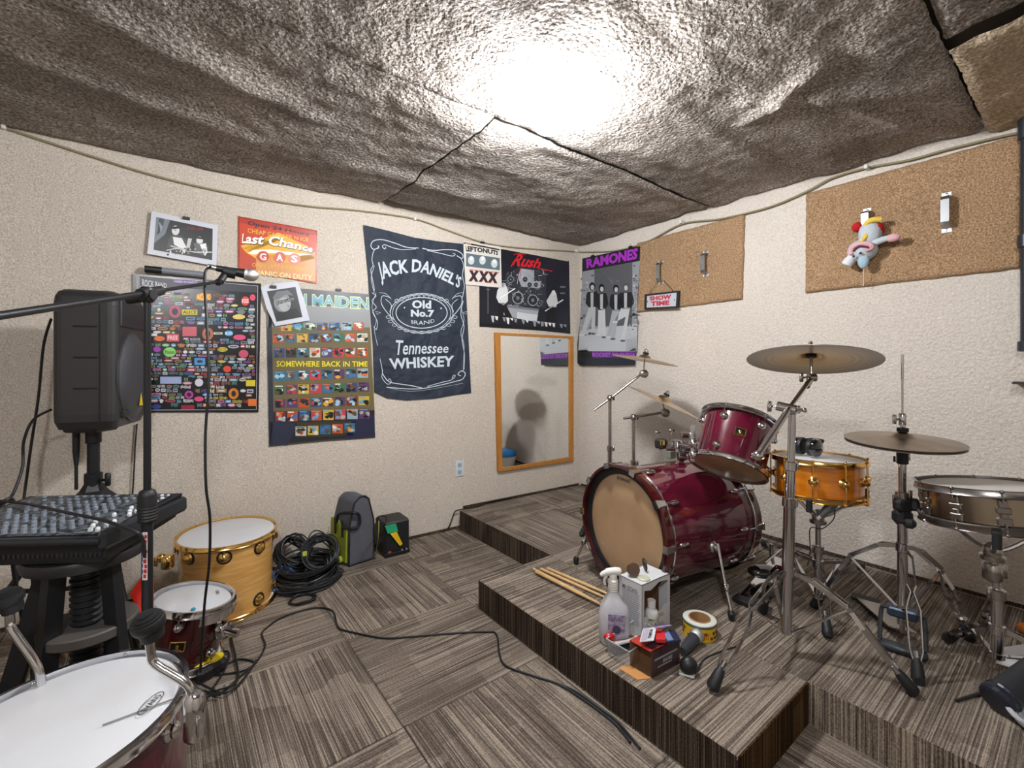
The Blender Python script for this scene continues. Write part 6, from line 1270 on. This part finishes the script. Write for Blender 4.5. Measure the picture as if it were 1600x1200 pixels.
packet('dark packet lying lower in the clear tub', at(972, 1012, 1.69), .10, .055, .010, -.2, .1, '2a2c33')
MB_r = MB().ball(at(952, 995, 1.68), (.022, .013, .014), 12, 8, (RT, FW, UP)); tag(MB_r.build('red_clip', mat('clip_red', 'b3161c', .3)), 'small red plastic clip at the left rim of the clear tub', 'clip')
# open printed box
z0, z1 = STAGE + .002, .232
q0 = onz(1018, 1060, z0); q1 = onz(984, 1040, z0); q3 = onz(1062, 1036, z0); q2 = q1 + (q3 - q0)
ob = thing('open_box', 'open black and red printed cardboard box with its tan flap hanging over the stage', 'box', sum((q0, q1, q2, q3), Vector()) / 4)
oe = (q1 - q0).normalized(); of = (q3 - q0).normalized(); U_ = UP * (z1 - z0); ink = mat('box_black', '1d1c22', .35, noise=(25, '3c2a2e', .58, .62)); inr = mat('inner_board', '6e4f33', .8)
on = -(of - oe * of.dot(oe)).normalized(); sn_ = -(oe - of * oe.dot(of)).normalized()
opn = lambda n_, pts, nn, m_: MB().slab(pts, nn, .0025).build(n_, m_, ob)
s0 = opn('printed_side', [q0, q3, q3 + U_, q0 + U_], sn_, ink); opn('back_panel', [q3, q2, q2 + U_, q3 + U_], -on, ink); opn('far_side', [q1, q2, q2 + U_, q1 + U_], -sn_, inr)
opn('inner_wall', [q1 - sn_ * .0 + of * .05, q0 + of * .05, q0 + of * .05 + U_ * .97, q1 + of * .05 + U_ * .97], on, inr); opn('bottom', [q0, q3, q2, q1], UP, inr)
tpn = opn('top_panel', [q0 + U_, q3 + U_, q2 + U_, q1 + U_], UP, mat('box_red', 'b3362c', .35))
MB().slab([q0 + U_ + of * .012 + oe * .006 + UP * .0015, q3 + U_ + oe * .006 - of * .05 + UP * .0015, q2 + U_ - of * .05 - oe * .05 + UP * .0015, q1 + U_ + of * .012 - oe * .05 + UP * .0015], UP, .001).build('black_print', ink, tpn)
k = MB(); k.box(q0.lerp(q3, .5) + U_ * .62 + sn_ * .001, ((q3 - q0).length * .8, .001, .006), (of, sn_, UP)); k.box(q0.lerp(q3, .45) + U_ * .30 + sn_ * .001, ((q3 - q0).length * .5, .001, .004), (of, sn_, UP)); k.build('silver_stripe', mat('box_silver', '8d8f96', .3), s0)
decal(s0, 'SHURE', q0.lerp(q3, .55) + U_ * .45 + sn_ * .0015, of, UP, .05, .013, 'c9c9cc')
MB().slab([q0 + UP * .001, q1 + UP * .001, onz(966, 1043, z0), onz(996, 1062, z0)], UP, .0025).build('tan_flap', mat('flap_tan', 'b98249', .7), ob)
pc0 = q0.lerp(q3, .45) + U_ + oe * .03 + UP * .012
packet('white packet with grey lettering tilted across the open box', pc0 + RT * -.03 + UP * .012, .085, .05, .004, .5, .35, 'cdccd2', 'a9a6b4', 'FEMINA')
packet('red packet on top of the open box', pc0 + RT * .012 + UP * .004, .05, .035, .014, .7, .1, 'c22830')
packet('purple edged clear packet at the back of the open box', pc0 + RT * .028 + FW * .04 + UP * .018, .06, .05, .004, -.4, .5, '8f8aa6', '5a3a7a')
packet('dark blue packet standing at the right end of the open box', pc0 + RT * .05 + UP * .004, .06, .05, .010, .9, .15, '1f2440', '6a7aa0')
tag(MB().ball(at(1058, 1032, 1.62), (.012, .012, .024), 12, 8, (RT, FW, UP)).build('red_ball', mat('cap_red', 'c01c22', .35)), 'round red plastic ball against the right side of the open box', 'ball')
# microphones lying by the tape
vm = thing('microphone', 'grey handheld microphone with silver mesh head lying in front of the tape roll', 'microphone', onz(1070, 1015, STAGE))
ma, mb_ = onz(1066, 1018, STAGE + .02), onz(1086, 996, STAGE + .028); d = (mb_ - ma).normalized()
MB().tube([ma, ma + d * .03, mb_ - d * .008], [.015, .018, .023], 18).build('body', mat('mic_grey', '33363c', .4), vm); MB().ball(mb_ + d * .012, (.027, .027, .029), 18, 12, frame(d)).build('mesh_head', MATS['silver_mesh'], vm)
kd = thing('kick_microphone', 'short round black microphone with a white base edge beside the open box', 'microphone', onz(1076, 1043, STAGE))
kc = onz(1076, 1040, STAGE + .03); MB().ball(kc, (.030, .024, .030), 20, 12, (RT, FW, UP)).build('body', M_BLACK, kd); MB().box(kc - UP * .027 - RT * .006, (.05, .03, .006), ((RT - FW * .5).normalized(), (FW + RT * .5).normalized(), UP), .002).build('white_base', M_WHITE, kd)
tag(tube_part('thin_lead', smooth([kc + RT * .028 - UP * .02, onz(1100, 1030, STAGE + .004), onz(1125, 1018, STAGE + .004), onz(1150, 1010, STAGE + .004)], 6), .0025, M_RUBBER, None, 6), 'thin black cord on the stage leading right from the short round microphone', 'cord')
# right edge: bag cylinder, stick, rope, paper
ca, cb2 = onz(1556, 1095, STAGE + .045), at(1632, 1042, 1.40); d = (cb2 - ca).normalized()
cy = thing('cylinder_case', 'black cylindrical case with ribbed end cap at the lower right corner', 'case', onz(1570, 1100, STAGE))
MB().tube([ca + d * .02, cb2], .040, 28).build('tube_body', mat('case_black', '1b1d22', .5), cy)
k = MB(); k.lathe([(0, -.006), (.036, -.006), (.043, .0), (.045, .012), (.043, .024), (.045, .03), (.043, .038)], ca, d, 20, flat=True); k.build('end_cap', mat('navy_cap', '161a28', .35), cy)
tag(MB().tube([onz(1494, 1095, STAGE + .006), onz(1562, 1074, STAGE + .006)], .0045, 8).build('black_stick', M_BLACK), 'thin black stick on the stage pointing into the black cylinder', 'stick')
rop = thing('rope_bundle', 'bundle of white rope at the bottom right corner', 'rope', onz(1592, 1125, STAGE))
for i in range(5):
    c = onz(1596 + 4 * i, 1122 + 3 * (i % 2), STAGE + .02); a0_ = i * .9
    tube_part('rope_loop', [c + Vector((.045 * math.cos(t), .03 * math.sin(t), .016 + .016 * math.sin(t + a0_))) + RT * .01 * i for t in [2 * PI * j / 16 for j in range(16)]] + [c + Vector((.045, 0, .016 + .016 * math.sin(a0_))) + RT * .01 * i], .007, mat('white_rope', 'aeb2b8', .8, bump=(120, .8, .004)), rop, 8)
pf = [onz(1562, 1012, STAGE + .004), onz(1556, 1036, STAGE + .004), onz(1594, 1047, STAGE + .004), onz(1630, 1030, STAGE + .03), onz(1610, 1005, STAGE + .02)]
tag(MB().slab(pf, UP, .001).build('paper_sheet', mat('paper_white', 'c3c4c8', .6)), 'crumpled white paper sheet under the snare stand at the right edge', 'paper')
tag(MB().box(onz(1604, 982, STAGE + .02), (.05, .04, .03), (RT, FW, UP), .008).build('orange_tool', mat('orange_plastic', 'c06a1c', .4)), 'small orange object at the right edge behind the snare stand', 'tool')
# blue lidded bucket behind the bass drum, seen in the mirror
bk_ = thing('lidded_bucket', 'white bucket with bright blue lid, seen only in the mirror', 'bucket', (-.16, -1.03, STAGE))
MB().lathe([(0, 0), (.10, 0), (.12, .10), (.12, .11)], (-.16, -1.03, STAGE), UP, 32).build('bucket_body', M_WHITE, bk_)
MB().lathe([(.126, .0), (.128, .02), (.122, .045), (.10, .062), (0, .064)], (-.16, -1.03, STAGE + .11), UP, 32).build('lid', mat('lid_blue', '1f7fc4', .4), bk_)
